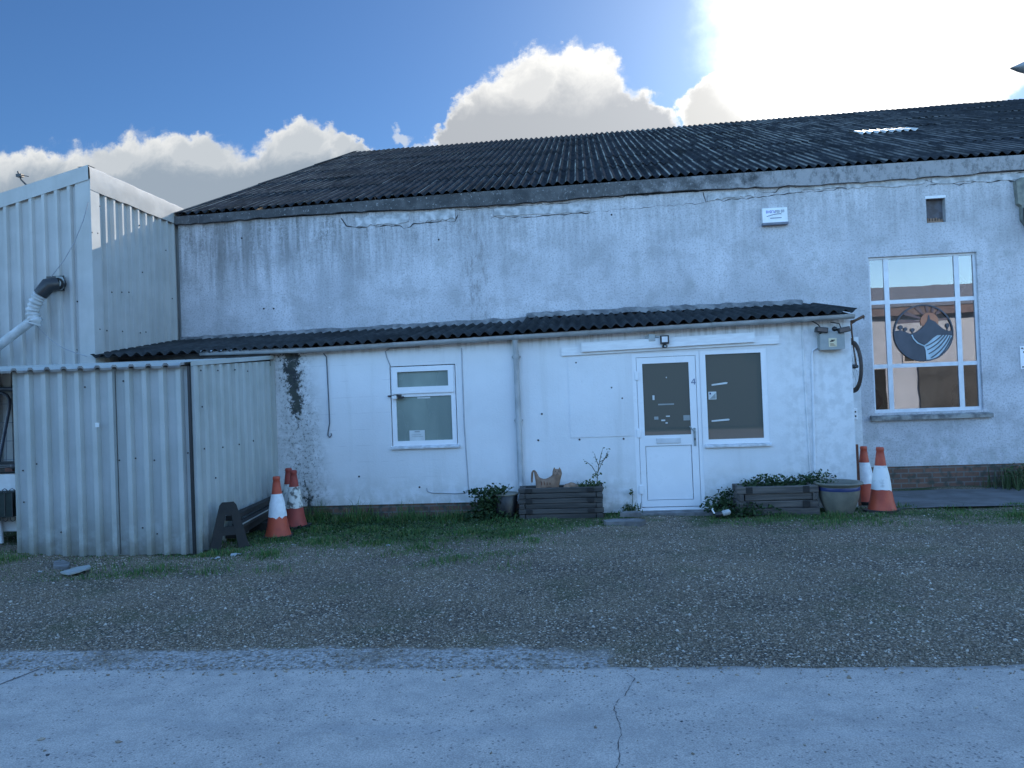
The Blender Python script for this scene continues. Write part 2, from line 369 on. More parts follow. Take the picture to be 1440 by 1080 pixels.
M_PAPER = mat('white_paper', (.62, .66, .66), (.55, .58, .58), 8, .8)
M_ORANGE = mat('faded_orange_plastic', (.46, .075, .035), (.36, .06, .035), 7, .55, .1, 40)
M_ORANGE2 = mat('grimy_red_plastic', (.33, .05, .035), (.24, .045, .035), 7, .6)
M_SLEEVE = mat('white_reflective_sleeve', (.74, .76, .78), (.62, .64, .66), 11, .45)
M_SLEEVED = mat('dirty_reflective_sleeve', (.62, .62, .58), (.13, .13, .12), 13, .6, lo=.48, hi=.62)
M_WOOD = mat('old_grey_sleeper', (.085, .08, .075), (.05, .049, .047), 5, .9, .5, 30, stretch=(.35, 3, 5))
M_WOOD2 = mat('split_grey_timber', (.13, .12, .11), (.07, .066, .063), 5, .9, .6, 30, stretch=(.35, 3, 6))
M_BLKWOOD = mat('black_stained_timber', (.022, .022, .022), (.034, .032, .03), 6, .9, .4, 30)
M_RUST = mat('rusty_brown_board', (.16, .06, .035), (.09, .045, .035), 8, .85, .3, 30)
M_TERRA = mat('weathered_terracotta', (.27, .175, .12), (.19, .125, .09), 12, .8, .3, 50)
M_POT = mat('glazed_stone_pot', (.20, .19, .155), (.13, .13, .11), 5, .45, .15, 30)
M_POTBLUE = mat('blue_glaze', (.035, .055, .17), (.03, .045, .13), 6, .35)
M_SOIL = mat('soil', (.03, .026, .02), None, 12, .95, .6, 30)
M_STEM = mat('green_stem', (.05, .07, .03), (.08, .07, .04), 8, .8)
M_GREYPL = mat('grey_plastic_box', (.30, .33, .33), (.26, .29, .29), 8, .45)
M_SLAB = mat('broken_slab', (.19, .19, .19), (.11, .11, .11), 7, .9, .5, 40)
M_WHITEPL = mat('white_plastic', (.75, .77, .78), (.66, .68, .68), 7, .4)
M_CABLE = mat('pale_cable', (.30, .32, .35), None, 8, .6)
M_BLUE = mat('galvanised_tube', (.12, .15, .2), (.08, .1, .14), 8, .45, metal=.3)
M_RUBBER = mat('perished_rubber', (.05, .042, .04), (.09, .07, .06), 12, .8)
M_RUSTY = mat('rusted_steel', (.14, .075, .045), (.07, .045, .035), 14, .75)
def foliage(name, cols, rough=.65):
    m = bpy.data.materials.new(name); m.use_nodes = True; q = NT(m.node_tree); b = m.node_tree.nodes['Principled BSDF']
    r = q.new('ShaderNodeNewGeometry').outputs['Random Per Island']
    q.put(b.inputs['Base Color'], q.ramp(r, [(i/(len(cols)-1), c) for i, c in enumerate(cols)]))
    b.inputs['Roughness'].default_value = rough; b.inputs['Specular IOR Level'].default_value = .25; return m
M_GRASS = foliage('short_grass', [(.022, .072, .02), (.042, .11, .028), (.075, .155, .038), (.17, .17, .07)])
M_LEAF = foliage('dark_leaf', [(.012, .032, .014), (.022, .05, .018), (.04, .07, .025)])
M_LEAF2 = foliage('pale_leaf', [(.03, .06, .02), (.05, .08, .03), (.09, .11, .05)])
M_STONE = foliage('loose_stone', [(.13, .112, .09), (.26, .215, .16), (.17, .145, .12), (.36, .30, .235), (.19, .16, .12), (.27, .235, .19), (.55, .52, .47)], .8)

# ------------------------------------------------------------------ ground
def gravelmat():
    m = bpy.data.materials.new('gravel_and_moss'); m.use_nodes = True; q = NT(m.node_tree); b = m.node_tree.nodes['Principled BSDF']
    co = q.new('ShaderNodeTexCoord').outputs['Object']; X, Y, Z = q.sep(co)
    wv = q.v('ADD', co, q.scale(q.noise(co, 30, 2, out=1), .012))
    vc = q.voro(wv, 62, out='Color'); vd = q.voro(wv, 62); r = q.sep(vc)[0]
    col = q.ramp(r, [(0, (.06, .052, .045)), (.3, (.15, .122, .092)), (.55, (.10, .085, .07)), (.75, (.23, .19, .145)), (.88, (.19, .165, .14)), (.94, (.5, .47, .42))])
    col = q.mix(q.ss(vd, .4, .65), col, (.05, .046, .042))
    vc2 = q.voro(q.v('ADD', wv, (3.3, 1.7, 0)), 100, out='Color'); vd2 = q.voro(q.v('ADD', wv, (3.3, 1.7, 0)), 100); r2 = q.sep(vc2)[1]
    mud = q.ramp(r2, [(0, (.06, .052, .044)), (.45, (.12, .098, .072)), (.75, (.17, .14, .105)), (.9, (.24, .21, .165)), (.96, (.45, .42, .37))])
    mud = q.mix(q.ss(vd2, .42, .66), mud, (.045, .04, .035))
    col = q.mix(q.ss(q.noise(co, 1.6, 5, .6), .40, .60), col, mud)
    big = q.noise(co, .8, 4); col = q.mix(1.0, col, q.mix(q.ss(big, .3, .7), (1.2, 1.16, 1.08), (1.85, 1.76, 1.58)), 'MULTIPLY')
    col = q.mix(q.m('MULTIPLY', q.ss(q.noise(q.v('ADD', co, (9, 4, 0)), 1.3, 6, .7), .50, .68), .45), col, (.07, .085, .04))
    gm = q.m('ADD', q.ss(Y, 8.0, 9.7), q.m('MULTIPLY', q.m('SUBTRACT', q.noise(co, 1.3, 6, .7), .5), 2.2))
    gm = q.m('ADD', gm, q.ss(X, .5, -1.5, -.45, .0))
    col = q.mix(q.m('MULTIPLY', q.ss(gm, .40, .72), .9), col, q.mix(q.ss(q.noise(co, 40, 4), .4, .6), (.025, .05, .018), (.055, .085, .026)))
    # pale cement washed over the gravel beside the road edge
    ed = q.m('ADD', q.m('MULTIPLY', q.m('SUBTRACT', q.noise(co, 2.4, 4), .5), .32), q.m('SUBTRACT', 4.98, Y))
    spill = q.m('MULTIPLY', q.ss(ed, -.03, .06), q.ss(X, .12, .02))
    spill = q.m('MULTIPLY', spill, q.ss(q.noise(co, 30, 5, .7), .34, .46))
    spill = q.m('MULTIPLY', spill, q.ss(q.noise(co, 1.7, 3), .30, .45, .35, 1.0))
    col = q.mix(q.m('MULTIPLY', spill, .92), col, q.mix(q.ss(q.noise(co, 60, 4), .42, .62), (.44, .42, .40), (.22, .21, .2)))
    q.put(b.inputs['Base Color'], col); b.inputs['Roughness'].default_value = .9; b.inputs['Specular IOR Level'].default_value = .2
    bn = q.new('ShaderNodeBump'); bn.inputs['Strength'].default_value = .8; bn.inputs['Distance'].default_value = .012
    h = q.m('ADD', q.m('SUBTRACT', 1.0, vd), q.m('MULTIPLY', q.noise(co, 12, 4), 1.2))
    q.put(bn.inputs['Height'], q.m('MULTIPLY', h, q.m('SUBTRACT', 1.0, q.m('MULTIPLY', spill, .7)))); q.put(b.inputs['Normal'], bn.outputs[0]); return m
M_GRAVEL = gravelmat()
def roadmat():
    m = bpy.data.materials.new('worn_concrete'); m.use_nodes = True; q = NT(m.node_tree); b = m.node_tree.nodes['Principled BSDF']
    co = q.new('ShaderNodeTexCoord').outputs['Object']; X, Y, Z = q.sep(co)
    col = q.mix(q.ss(q.noise(co, 1.2, 6, .6), .3, .7), (.47, .432, .392), (.41, .378, .345))
    gn = q.noise(co, 120, 4, .8)
    col = q.mix(q.ss(gn, .38, .62), q.mix(1.0, col, (.72, .72, .74), 'MULTIPLY'), q.mix(1.0, col, (1.16, 1.15, 1.13), 'MULTIPLY'))
    dens = q.ss(q.noise(co, 1.5, 5, .6), .36, .66)
    vz = q.v('ADD', co, q.scale(q.noise(co, 60, 2, out=1), .02)); pr = q.sep(q.voro(vz, 42, out='Color'))[0]; pd = q.voro(vz, 42)
    sp = q.m('MULTIPLY', q.ss(pd, .34, .22), q.ss(pr, q.m('SUBTRACT', .97, q.m('MULTIPLY', dens, .6)), q.m('SUBTRACT', 1.0, q.m('MULTIPLY', dens, .6))))
    col = q.mix(q.m('MULTIPLY', sp, .72), col, (.11, .11, .115))
    col = q.mix(q.m('MULTIPLY', q.ss(q.noise(co, 3.2, 6, .7), .52, .7), .22), col, (.2, .2, .2))
    col = q.mix(q.ss(q.noise(co, 5, 6, .7), .35, .65), q.mix(1.0, col, (.88, .89, .90), 'MULTIPLY'), q.mix(1.0, col, (1.07, 1.06, 1.05), 'MULTIPLY'))
    for yc in (2.55, 3.75):
        tk = q.m('MULTIPLY', q.ss(q.m('ABSOLUTE', q.m('SUBTRACT', q.m('ADD', Y, q.m('MULTIPLY', q.noise(co, .5, 2), .3)), yc+.15)), .26, .06), q.ss(q.noise(q.v('MULTIPLY', co, (.6, 3, 1)), 2.2, 5, .7), .35, .65))
        col = q.mix(q.m('MULTIPLY', tk, .22), col, (.20, .195, .19))
    tw = q.noise(q.v('MULTIPLY', co, (.25, 3, 1)), 1.4, 4)
    col = q.mix(q.m('MULTIPLY', q.ss(tw, .55, .7), .25), col, (.36, .355, .35))
    edge = q.ss(q.m('ADD', Y, q.m('MULTIPLY', q.noise(co, 9, 4), .08)), 4.56, 4.64)
    col = q.mix(q.m('MULTIPLY', edge, .6), col, (.14, .14, .14))
    pit = q.ss(q.noise(co, 17, 2, .5), .745, .76)
    col = q.mix(pit, col, (.05, .05, .055))
    q.put(b.inputs['Base Color'], col); b.inputs['Roughness'].default_value = .85; b.inputs['Specular IOR Level'].default_value = .25
    bn = q.new('ShaderNodeBump'); bn.inputs['Strength'].default_value = .35; bn.inputs['Distance'].default_value = .006
    q.put(bn.inputs['Height'], q.m('SUBTRACT', q.noise(co, 70, 4), sp)); q.put(b.inputs['Normal'], bn.outputs[0]); return m
M_ROAD = roadmat()
M_FARGROUND = mat('far_ground', (.10, .10, .085), (.07, .085, .05), .05, .95)

b = MB(); b.face([(-900, -900, -.09), (900, -900, -.09), (900, 900, -.09), (-900, 900, -.09)]); tag(b.build('ground', M_FARGROUND), kind='structure')
def gz(x, y):
    h = .010*math.sin(x*1.7+y*.9) + .008*math.sin(x*4.1-y*3.3) + .006*math.sin(y*7+x*2.2)
    h += .05*max(0, 1-((x+6.7)/1.0)**2)*max(0, 1-((y-7.9)/1.2)**2) if abs(x+6.7) < 1 and abs(y-7.9) < 1.2 else 0
    e = min(1, max(0, (y-4.6)/.8)); return -.012 + (h+.010)*e
nx, ny = 150, 110
b = MB(); b.grid([[(xx, yy_, gz(xx, yy_)) for xx in np.linspace(-14, 14, nx)] for yy_ in np.linspace(4.3, 12.3, ny)])
tag(b.build('gravel_yard', M_GRAVEL), kind='structure')
def edge_y(x): return 4.598 + .0057*x + .012*math.sin(x*3.1) + .008*math.sin(x*8.3+1) + .005*math.sin(x*19)
xs = np.linspace(-14, 14, 420)
b = MB()
b.grid([[(xx, -9, .002) for xx in xs], [(xx, edge_y(xx)-.02, .002) for xx in xs], [(xx, edge_y(xx), -.006) for xx in xs], [(xx, edge_y(xx)+.004, -.12) for xx in xs]], 0, False)
# hairline crack and sawn joint, as narrow dark inlays standing a hair proud of the slab
def ribbon(b, pts, w, zf, mi):
    for k in range(len(pts)-1):
        p, q_ = Vector(pts[k]), Vector(pts[k+1]); t = (q_-p).normalized(); n = Vector((-t.y, t.x, 0))
        w0, w1 = (w[k], w[k+1]) if isinstance(w, list) else (w, w)
        b.face([p-n*w0+Vector((0, 0, zf)), q_-n*w1+Vector((0, 0, zf)), q_+n*w1+Vector((0, 0, zf)), p+n*w0+Vector((0, 0, zf))], mi)
ck = [atz(*p) for p in [(883, 948), (893, 955), (886, 968), (880, 978), (867, 988), (863, 997), (868, 1008), (872, 1022), (874, 1035), (869, 1050), (872, 1064), (868, 1080), (874, 1110), (870, 1150)]]
fine = []
for k in range(len(ck)-1):
    for t in (0, .25, .5, .75):
        p = ck[k].lerp(ck[k+1], t); fine.append(p + Vector((random.uniform(-.006, .006), 0, 0)))
ribbon(b, [(p.x, p.y, 0) for p in fine], [random.choice((.0004, .001, .0016, .0024)) for _ in fine], .0045, 1)
j0, j1 = atz(57, 941), atz(-120, 1010); ribbon(b, [(j0.x, j0.y, 0), (j1.x, j1.y, 0)], .005, .0045, 1)
tag(b.build('concrete_road', [M_ROAD, M_CRACK]), kind='structure')
# concrete path in front of the right-hand wall
pb = MB(); pp = [atz(*p) for p in [(1258, 692), (1215, 706), (1253, 717), (1330, 714), (1440, 712), (1600, 706), (1600, 680), (1440, 684), (1330, 689)]]
pb.face([(p.x, p.y, .012) for p in pp]); tag(pb.build('concrete_path', mat('damp_concrete_path', (.13, .13, .135), (.09, .09, .09), 3, .85, .3, 50)), kind='structure')

# ------------------------------------------------------------------ shared builders
def wall_rect(b, x0, x1, z0, ztop, Y, holes, depth, mi=0, zbot=None):
    """front face at y=Y with rectangular openings and their reveals"""
    X = sorted({x0, x1, *[h[0] for h in holes], *[h[1] for h in holes], *([zbot[0]] if zbot else [])})
    Z = sorted({z0, *[h[2] for h in holes], *[h[3] for h in holes], *([zbot[1]] if zbot else [])}); Z.append(None)
    for i in range(len(X)-1):
        for j in range(len(Z)-1):
            xa, xb, za, zb = X[i], X[i+1], Z[j], Z[j+1]; xm = (xa+xb)/2; zm = (za+zb)/2 if zb is not None else za+.001
            if any(h[0] <= xm <= h[1] and h[2] <= zm <= h[3] for h in holes): continue
            if zbot and xm < zbot[0] and zm < zbot[1]: continue
            ta, tb = (ztop(xa), ztop(xb)) if zb is None else (zb, zb)
            b.face([(xa, Y, za), (xb, Y, za), (xb, Y, tb), (xa, Y, ta)], mi)
    for h in holes:
        c = [(h[0], h[2]), (h[1], h[2]), (h[1], h[3]), (h[0], h[3])]
        for k in range(4):
            p, q_ = c[k], c[(k+1) % 4]
            b.face([(p[0], Y, p[1]), (q_[0], Y, q_[1]), (q_[0], Y+depth, q_[1]), (p[0], Y+depth, p[1])], mi)
def corrug(b, x0, x1, edge, top, pitch=.146, amp=.026, rows=1, lap=.0, mi=0, seg=8, jitter=0.0, thick=.007, hook=None):
    """sinusoidal sheets; edge(x) and top(x) give points of the lower and upper line"""
    n = int(round((x1-x0)/pitch))*seg
    xs = [x0 + (x1-x0)*k/n for k in range(n+1)]
    for r in range(rows):
        lo, hi = [], []; t0, t1 = r/rows, min(1, (r+1)/rows + (.012 if r < rows-1 else 0))
        dz = {}
        for k, xx in enumerate(xs):
            e, t = Vector(edge(xx)), Vector(top(xx)); sh = int((xx-x0)/(pitch*7))
            if sh not in dz: dz[sh] = (random.uniform(0, jitter), random.uniform(0, jitter), random.uniform(-.02, .02)*(jitter > 0))
            if hook: d0, d1 = hook(r, sh, dz[sh][0], dz[sh][1])
            else: d0, d1 = dz[sh][:2]
            w = amp*math.cos(2*math.pi*k/seg)
            p0 = e.lerp(t, t0); p1 = e.lerp(t, t1); s_ = (t-e).normalized()
            p0 = p0 - s_*(.05 + dz[sh][2] if r else dz[sh][2]); 
            lo.append(p0 + Vector((0, 0, w + (lap if rows > 1 else 0) + d0))); hi.append(p1 + Vector((0, 0, w + d1)))
        md = [[l.lerp(h, q_) for l, h in zip(lo, hi)] for q_ in (0, .5, 1)]
        b.grid(md, mi, True)
        und = [p - Vector((0, 0, thick)) for p in lo]; b.grid([und, lo], mi, False)
def trap(b, p0, p1, zb, zt, pitch=.2, depth=.032, nrm=(0, -1), mi=0, pan=.115, sl=.022, start=0.0, inset=0.0):
    """box-profile steel cladding from p0 to p1 (xy); zb/zt(t) bottom and top heights; ribs stand out along nrm"""
    p0, p1, nv = Vector(p0), Vector(p1), Vector(nrm); L = (p1-p0).length; prof = []
    s = -start
    while s < L:
        for ds, h in ((0, 0), (pan, 0), (pan+sl, depth), (pitch-sl, depth)): prof.append((s+ds, h))
        s += pitch
    prof.append((s, 0))
    prof = [(min(max(s, 0), L), h) for s, h in prof]
    lo = []; hi = []
    for s, h in prof:
        xy = p0 + (p1-p0)*(s/L) + nv*h; t = s/L
        lo.append((xy.x, xy.y, zb(t) + random.uniform(0, .0))); hi.append((xy.x, xy.y, zt(t)))
    mid = [[tuple(Vector(a).lerp(Vector(c), q_)) for a, c in zip(lo, hi)] for q_ in (0, .33, .66, 1)]
    b.grid(mid, mi, False)
def bolts(b, pts, nrm, mi, r=.011):
    nv = Vector(nrm).normalized(); a = nv.cross(Vector((0, 0, 1))).normalized(); c = a.cross(nv)
    for p in pts:
        p = Vector(p); rows = [[p + (a*math.cos(k*math.pi/3) + c*math.sin(k*math.pi/3))*q_ + nv*h for k in range(6)] for q_, h in ((r, 0), (r, .007), (r*.5, .011))]
        b.grid(rows, mi, False, close=True); b.face(rows[-1], mi)

# ------------------------------------------------------------------ main building
Y1, Y2 = 10.4, 12.1
XL, XR = -6.66, 15.0
wh = thing('warehouse', 'long weathered white warehouse with grey corrugated pitched roof and tall grid window', 'building', (0, Y2, 0))
BW = (4.275, 5.83, 1.142, 3.5); VT = (5.145, 5.42, 3.97, 4.365)
b = MB(); wall_rect(b, XL, XR, .33, lambda x_: 4.66, Y2, [BW, VT], .16)
b.face([(XL, Y2, .0), (XL, Y2, 4.8), (XL, 30, 4.8), (XL, 30, 0)])
b.face([(XR, Y2, .0), (XR, Y2, 4.8), (XR, 30, 4.8), (XR, 30, 0)]); b.face([(XL, 30, 0), (XR, 30, 0), (XR, 30, 4.8), (XL, 30, 4.8)])
RY = XL/ray(500, 213).x*ray(500, 213).y; RZ = at(500, 214, RY).z
RZR = at(1440, 139.5, RY).z
def ridge(x_): t = (x_-XL)/(13.6-XL); return (x_, RY, RZ + (RZR-RZ)*t)
EZ = lambda x_: 4.775 + .085*min(1, max(0, (x_+6.6)/4.6)) + .03*min(1, max(0, (x_+2)/4))
b.face([(XL, Y2, 4.8), (XL, RY, RZ-.06), (XL, 2*RY-Y2, 4.8)]); b.face([(XR, Y2, 4.8), (XR, RY, RZR-.06), (XR, 2*RY-Y2, 4.8)])
def zrib(b, pts, w, Y, mi):
    for k in range(len(pts)-1):
        p, q_ = Vector(pts[k]), Vector(pts[k+1]); t = (q_-p).normalized(); n = Vector((-t.z, 0, t.x)); w0, w1 = w[k], w[k+1]
        b.face([p-n*w0, q_-n*w1, q_+n*w1, p+n*w0], mi)
def crack(b, pix, w=.006, mi=1, Y=Y2-.003, jit=.018):
    cp = [at(px, py, Y) for px, py in pix]; out = []
    for k in range(len(cp)-1):
        n = max(2, int((cp[k+1]-cp[k]).length/.06))
        for t in range(n):
            p = cp[k].lerp(cp[k+1], t/n) + Vector((random.uniform(-jit, jit)*.4, 0, random.uniform(-jit, jit))); out.append(p)
    out.append(cp[-1]); zrib(b, out, [random.choice((.15, .4, .7, 1.1))*w for _ in out], Y, mi)
crack(b, [(480, 306), (487, 317), (505, 321), (520, 317), (528, 318)], .009); crack(b, [(528, 318), (545, 317), (563, 318), (572, 322), (582, 315), (600, 314), (622, 312), (640, 311), (644, 302)], .010)
crack(b, [(590, 305), (606, 306), (618, 302), (640, 300)], .006); crack(b, [(690, 306), (735, 305), (770, 303), (800, 300), (830, 299)], .008); crack(b, [(830, 299), (900, 292), (960, 288), (990, 285)], .004)
crack(b, [(640, 296), (690, 292), (760, 287), (820, 283), (880, 276), (960, 270), (988, 268)], .005)
crack(b, [(988, 269), (993, 283), (1030, 281), (1062, 277), (1120, 271), (1160, 268), (1240, 258), (1300, 254), (1370, 249), (1440, 243)], .007)
crack(b, [(1062, 264), (1075, 272), (1090, 270), (1102, 262), (1120, 264)], .006); crack(b, [(1183, 267), (1183, 278)], .003)
crack(b, [(1302, 262), (1320, 257), (1350, 259), (1400, 252), (1440, 250)], .007); crack(b, [(1388, 257), (1410, 251), (1440, 258)], .012)
bolts(b, [at(371, 434, Y2), at(385, 434, Y2), at(617, 337, Y2), at(340, 335, Y2), at(860, 302, Y2)], (0, -1, 0), 1, .016)
b.build('wall', [M_WALL, M_CRACK], wh)
M_ORN = mat('dim_ornament', (.18, .17, .19), (.08, .08, .1), 6, .6)   # lumps of cracked plaster left along the beam
for (xa, xb, za, zb) in ((500, 575, 303, 316), (590, 640, 296, 310), (695, 830, 290, 301), (995, 1060, 270, 279), (1110, 1180, 262, 267), (1190, 1300, 255, 262), (1310, 1440, 247, 255)):
    p, q_ = at(xa, (za+zb)/2+3, Y2), at(xb, (za+zb)/2-3, Y2); n = 14; hgt = (zb-za)*.0112/2
    top = [(p.x+(q_.x-p.x)*k/n, Y2-.014, p.z+(q_.z-p.z)*k/n+hgt+random.uniform(-.014, .014)) for k in range(n+1)]
    bot = [(p.x+(q_.x-p.x)*k/n, Y2-.014, p.z+(q_.z-p.z)*k/n-hgt+random.uniform(-.02, .02)) for k in range(n+1)]
    b = MB(); b.grid([[(a, Y2+.01, c) for a, _, c in top], top, bot, [(a, Y2+.01, c) for a, _, c in bot]], 0, False); b.build('plaster_patch', M_PLASTER, wh)
b = MB(); n = 90                                      # eaves beam, worn lower edge
xs_ = np.linspace(XL-.02, XR, n*2)
lowz = [4.655 + .02*math.sin(x_*1.1) + random.uniform(-.012, .012) for x_ in xs_]
b.grid([[(x_, Y2+.05, zz) for x_, zz in zip(xs_, lowz)], [(x_, Y2-.07, zz) for x_, zz in zip(xs_, lowz)], [(x_, Y2-.075, EZ(x_)-.004) for x_ in xs_], [(x_, Y2+.05, EZ(x_)-.002) for x_ in xs_]], 0, False)
b.face([(XL-.02, Y2+.05, lowz[0]), (XL-.02, Y2-.07, lowz[0]), (XL-.02, Y2-.075, EZ(XL)-.03), (XL-.02, Y2+.05, EZ(XL)-.025)])
b.build('eaves_beam', M_BAND, wh)
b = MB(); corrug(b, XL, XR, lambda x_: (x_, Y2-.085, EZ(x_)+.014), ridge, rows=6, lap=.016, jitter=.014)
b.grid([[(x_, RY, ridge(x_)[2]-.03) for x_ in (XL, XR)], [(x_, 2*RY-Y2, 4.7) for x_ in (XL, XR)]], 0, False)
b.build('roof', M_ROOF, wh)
def on_roof(px, py):                                  # point of the roof slope on a sight line
    lo, hi = Y2, RY
    for _ in range(40):
        m_ = (lo+hi)/2; p = at(px, py, m_); e_ = EZ(p.x)+.014; zr = e_ + (ridge(p.x)[2]-e_)*(m_-Y2+.085)/(RY-Y2+.085)
        if p.z > zr: lo = m_
        else: hi = m_
    return at(px, py, (lo+hi)/2)
q0, q1 = on_roof(1200, 191), on_roof(1268, 183.5)      # pale sheet added to imitate a sunlit glint on the slope
xa_ = XL + round((q0.x-XL)/.146)*.146; sl_ = (ridge(q0.x)[2]-EZ(q0.x))/(RY-Y2)
b = MB(); corrug(b, xa_, xa_+.146*8, lambda x_: (x_, q0.y-.1, q0.z-.1*sl_+.05), lambda x_: (x_, q1.y+.1, q0.z+sl_*(q1.y-q0.y+.1)+.035)); b.build('glint_sheet', mat('pale_glint_sheet', (.55, .55, .52), (.42, .42, .40), 5, .5, spec=.5), wh)
b = MB()                                              # verge trim down the left gable
vp = [Vector((XL-.03, Y2-.10, EZ(XL)+.0)).lerp(Vector((XL-.03, RY, RZ+.0)), t) for t in np.linspace(0, 1, 7)]
for k in range(6):
    p, q_ = vp[k], vp[k+1]; dz = .012*(1-k % 2)
    b.grid([[(p.x-.03, p.y, p.z-.10), (q_.x-.03, q_.y, q_.z-.10)], [(p.x-.03, p.y, p.z+.035+dz), (q_.x-.03, q_.y, q_.z+.035)], [(p.x+.14, p.y, p.z+.045+dz), (q_.x+.14, q_.y, q_.z+.045)]], 0, False)
b.build('verge_trim', M_ROOF, wh)
b = MB(); b.box(3.2, XR, Y2+.012, Y2+.2, -.1, .335); b.build('brick_plinth', M_BRICK, wh)
b = MB(); b.box(3.40, 4.06, Y2-.07, Y2+.02, .02, 2.3); b.build('pilaster', M_EXT, wh)
# window
b = MB(); x0, x1, z0, z1 = BW; fy0, fy1 = Y2+.05, Y2+.10
def bar(xa, xb, za, zb, dy=0): b.box(xa, xb, fy0+dy, fy1, za, zb)
bar(x0, x0+.035, z0, z1); bar(x1-.035, x1, z0, z1); bar(x0+.035, x1-.035, z1-.035, z1); bar(x0+.035, x1-.035, z0, z0+.05)
mx = (4.545, 5.56); mz = (1.845, 2.815)
for m_ in mx: bar(m_-.035, m_+.035, z0+.05, z1-.035, .004)
for m_ in mz: bar(x0+.035, mx[0]-.035, m_-.03, m_+.03, .008); bar(mx[0]+.035, mx[1]-.035, m_-.03, m_+.03, .008); bar(mx[1]+.035, x1-.035, m_-.03, m_+.03, .008)
wf = b.build('window', M_FRAME, wh)
xsb = [(x0+.035, mx[0]-.035), (mx[0]+.035, mx[1]-.035), (mx[1]+.035, x1-.035)]; zsb = [(z0+.05, mz[0]-.03), (mz[0]+.03, mz[1]-.03), (mz[1]+.03, z1-.035)]
for xa, xb in xsb:
    for za, zb in zsb:
        b = MB(); b.box(xa, xb, fy0+.018, fy0+.026, za, zb); b.build('pane', M_GLASS, wf)
b = MB(); b.prism([(Y2-.075, 1.03), (Y2-.075, 1.085), (Y2+.06, 1.125), (Y2+.06, 1.03)], 4.20, 5.93, 'x'); b.build('sill', M_SILL, wh)
b = MB(); b.box(VT[0], VT[1], Y2+.10, Y2+.13, VT[2], VT[3]); b.box(VT[0]+.02, VT[1]-.015, Y2+.05, Y2+.1, VT[2]+.01, VT[2]+.035, 1); b.box(VT[0]-.01, VT[1]+.01, Y2-.006, Y2+.05, VT[3]-.03, VT[3]+.008, 2)
for k in range(6): b.box(VT[0]+.03+.04*k, VT[0]+.052+.04*k, Y2+.05, Y2+.08, VT[2]+.035, VT[2]+.055+.03*random.random(), 1)
b.build('vent_opening', [mat('vent_board', (.12, .12, .14), (.09, .08, .08), 9, .8), M_TERRA, M_FRAME], wh)
b = MB(); b.box(3.6, 7.5, Y2+.9, Y2+.94, 0.0, 4.3); b.build('inner_partition', mat('cream_inner_wall', (.42, .38, .32), None, 3, .9), wh)
b = MB()
for k, (px, pz, s_) in enumerate([(5.75, 3.1, .12), (4.4, 3.0, .1), (4.42, 1.35, .14), (5.7, 1.4, .12), (5.68, 1.28, .1)]):
    b = MB(); b.lathe([(s_*.2, -s_*1.4), (s_*.9, -s_*.7), (s_, 0), (s_*.6, s_*.8), (s_*.1, s_*1.2)], 10, (px, Y2+.45, pz)); b.build('window_ornament', M_ORN, wh)

# round emblem fixed on the glass
E0 = Vector((5.045, Y2+.056, 2.325)); ER = .43
M_EDARK = mat('slate_emblem', (.085, .09, .11), (.075, .08, .095), 5, .6); M_EORANGE = mat('orange_emblem', (.50, .20, .11), (.42, .17, .1), 8, .6); M_EPALE = mat('pale_blue_emblem', (.50, .62, .68), None, 8, .6); M_ERAY = mat('rust_ray', (.24, .13, .10), (.18, .10, .09), 8, .6)
em = thing('emblem', 'round cut-out emblem of orange sun, mountain and striped field mounted on the tall window glass', 'emblem', E0)
def epoly(b, pts, d, mi=0): b.prism([(E0.x+u*ER, E0.z+w*ER) for u, w in pts], E0.y-.010+d, E0.y+d, 'y', mi)
def inside(pts): return [(u, w) if u*u+w*w < .96 else (u/math.hypot(u, w)*.98, w/math.hypot(u, w)*.98) for u, w in pts]
b = MB(); n = 64; ring = []
for r_, d_ in ((.955, -.012), (1.0, -.012), (1.0, .006), (.955, .006)): ring.append([(E0.x+ER*r_*math.cos(2*math.pi*k/n), E0.y+d_, E0.z+ER*r_*math.sin(2*math.pi*k/n)) for k in range(n)])
b.grid(ring + [ring[0]], 0, False, close=True); b.build('ring', M_EDARK, em)
b = MB(); epoly(b, [(.22+.30*math.cos(a), .40+.30*math.sin(a)) for a in np.linspace(-.5, math.pi+.5, 26)], .006); b.build('sun_disc', M_EORANGE, em)
for a0 in (178, 158, 128, 98, 72, 45, 6):
    b = MB(); a = math.radians(a0); c_, s__ = math.cos(a), math.sin(a); r0 = .33
    t = 2.0
    for k in range(400):
        t = k*.005
        if math.hypot(.22+c_*t, .40+s__*t) > .95: break
    w0, w1 = (.035, .075) if a0 > 120 else (.03, .05)
    epoly(b, [(.22+c_*r0-s__*w0, .40+s__*r0+c_*w0), (.22+c_*r0+s__*w0, .40+s__*r0-c_*w0), (.22+c_*t+s__*w1, .40+s__*t-c_*w1), (.22+c_*t-s__*w1, .40+s__*t+c_*w1)], .009); b.build('sun_ray', M_ERAY, em)
arc = lambda a0, a1, n=16: [(.97*math.cos(math.radians(a)), .97*math.sin(math.radians(a))) for a in np.linspace(a0, a1, n)]
b = MB(); epoly(b, [(-.97, .10), (-.80, .13), (-.60, .07), (-.42, -.02), (-.36, -.15), (-.22, -.33), (.0, -.44), (.04, -.65), (.02, -.97)] + arc(-92, -184, 24), .0); b.build('left_hill', M_EDARK, em)
b = MB(); epoly(b, [(-.42, -.02), (-.20, .06), (0, .22), (.13, .40), (.16, .48), (.18, .62), (.21, .62), (.24, .46), (.40, .38), (.50, .26), (.62, .14), (.80, .03), (.97, .05), (.97, -.12), (.75, -.10), (.45, -.10), (.30, -.20), (.12, -.36), (.02, -.42), (-.20, -.30), (-.33, -.14)], -.002); b.build('mountain', M_EDARK, em)
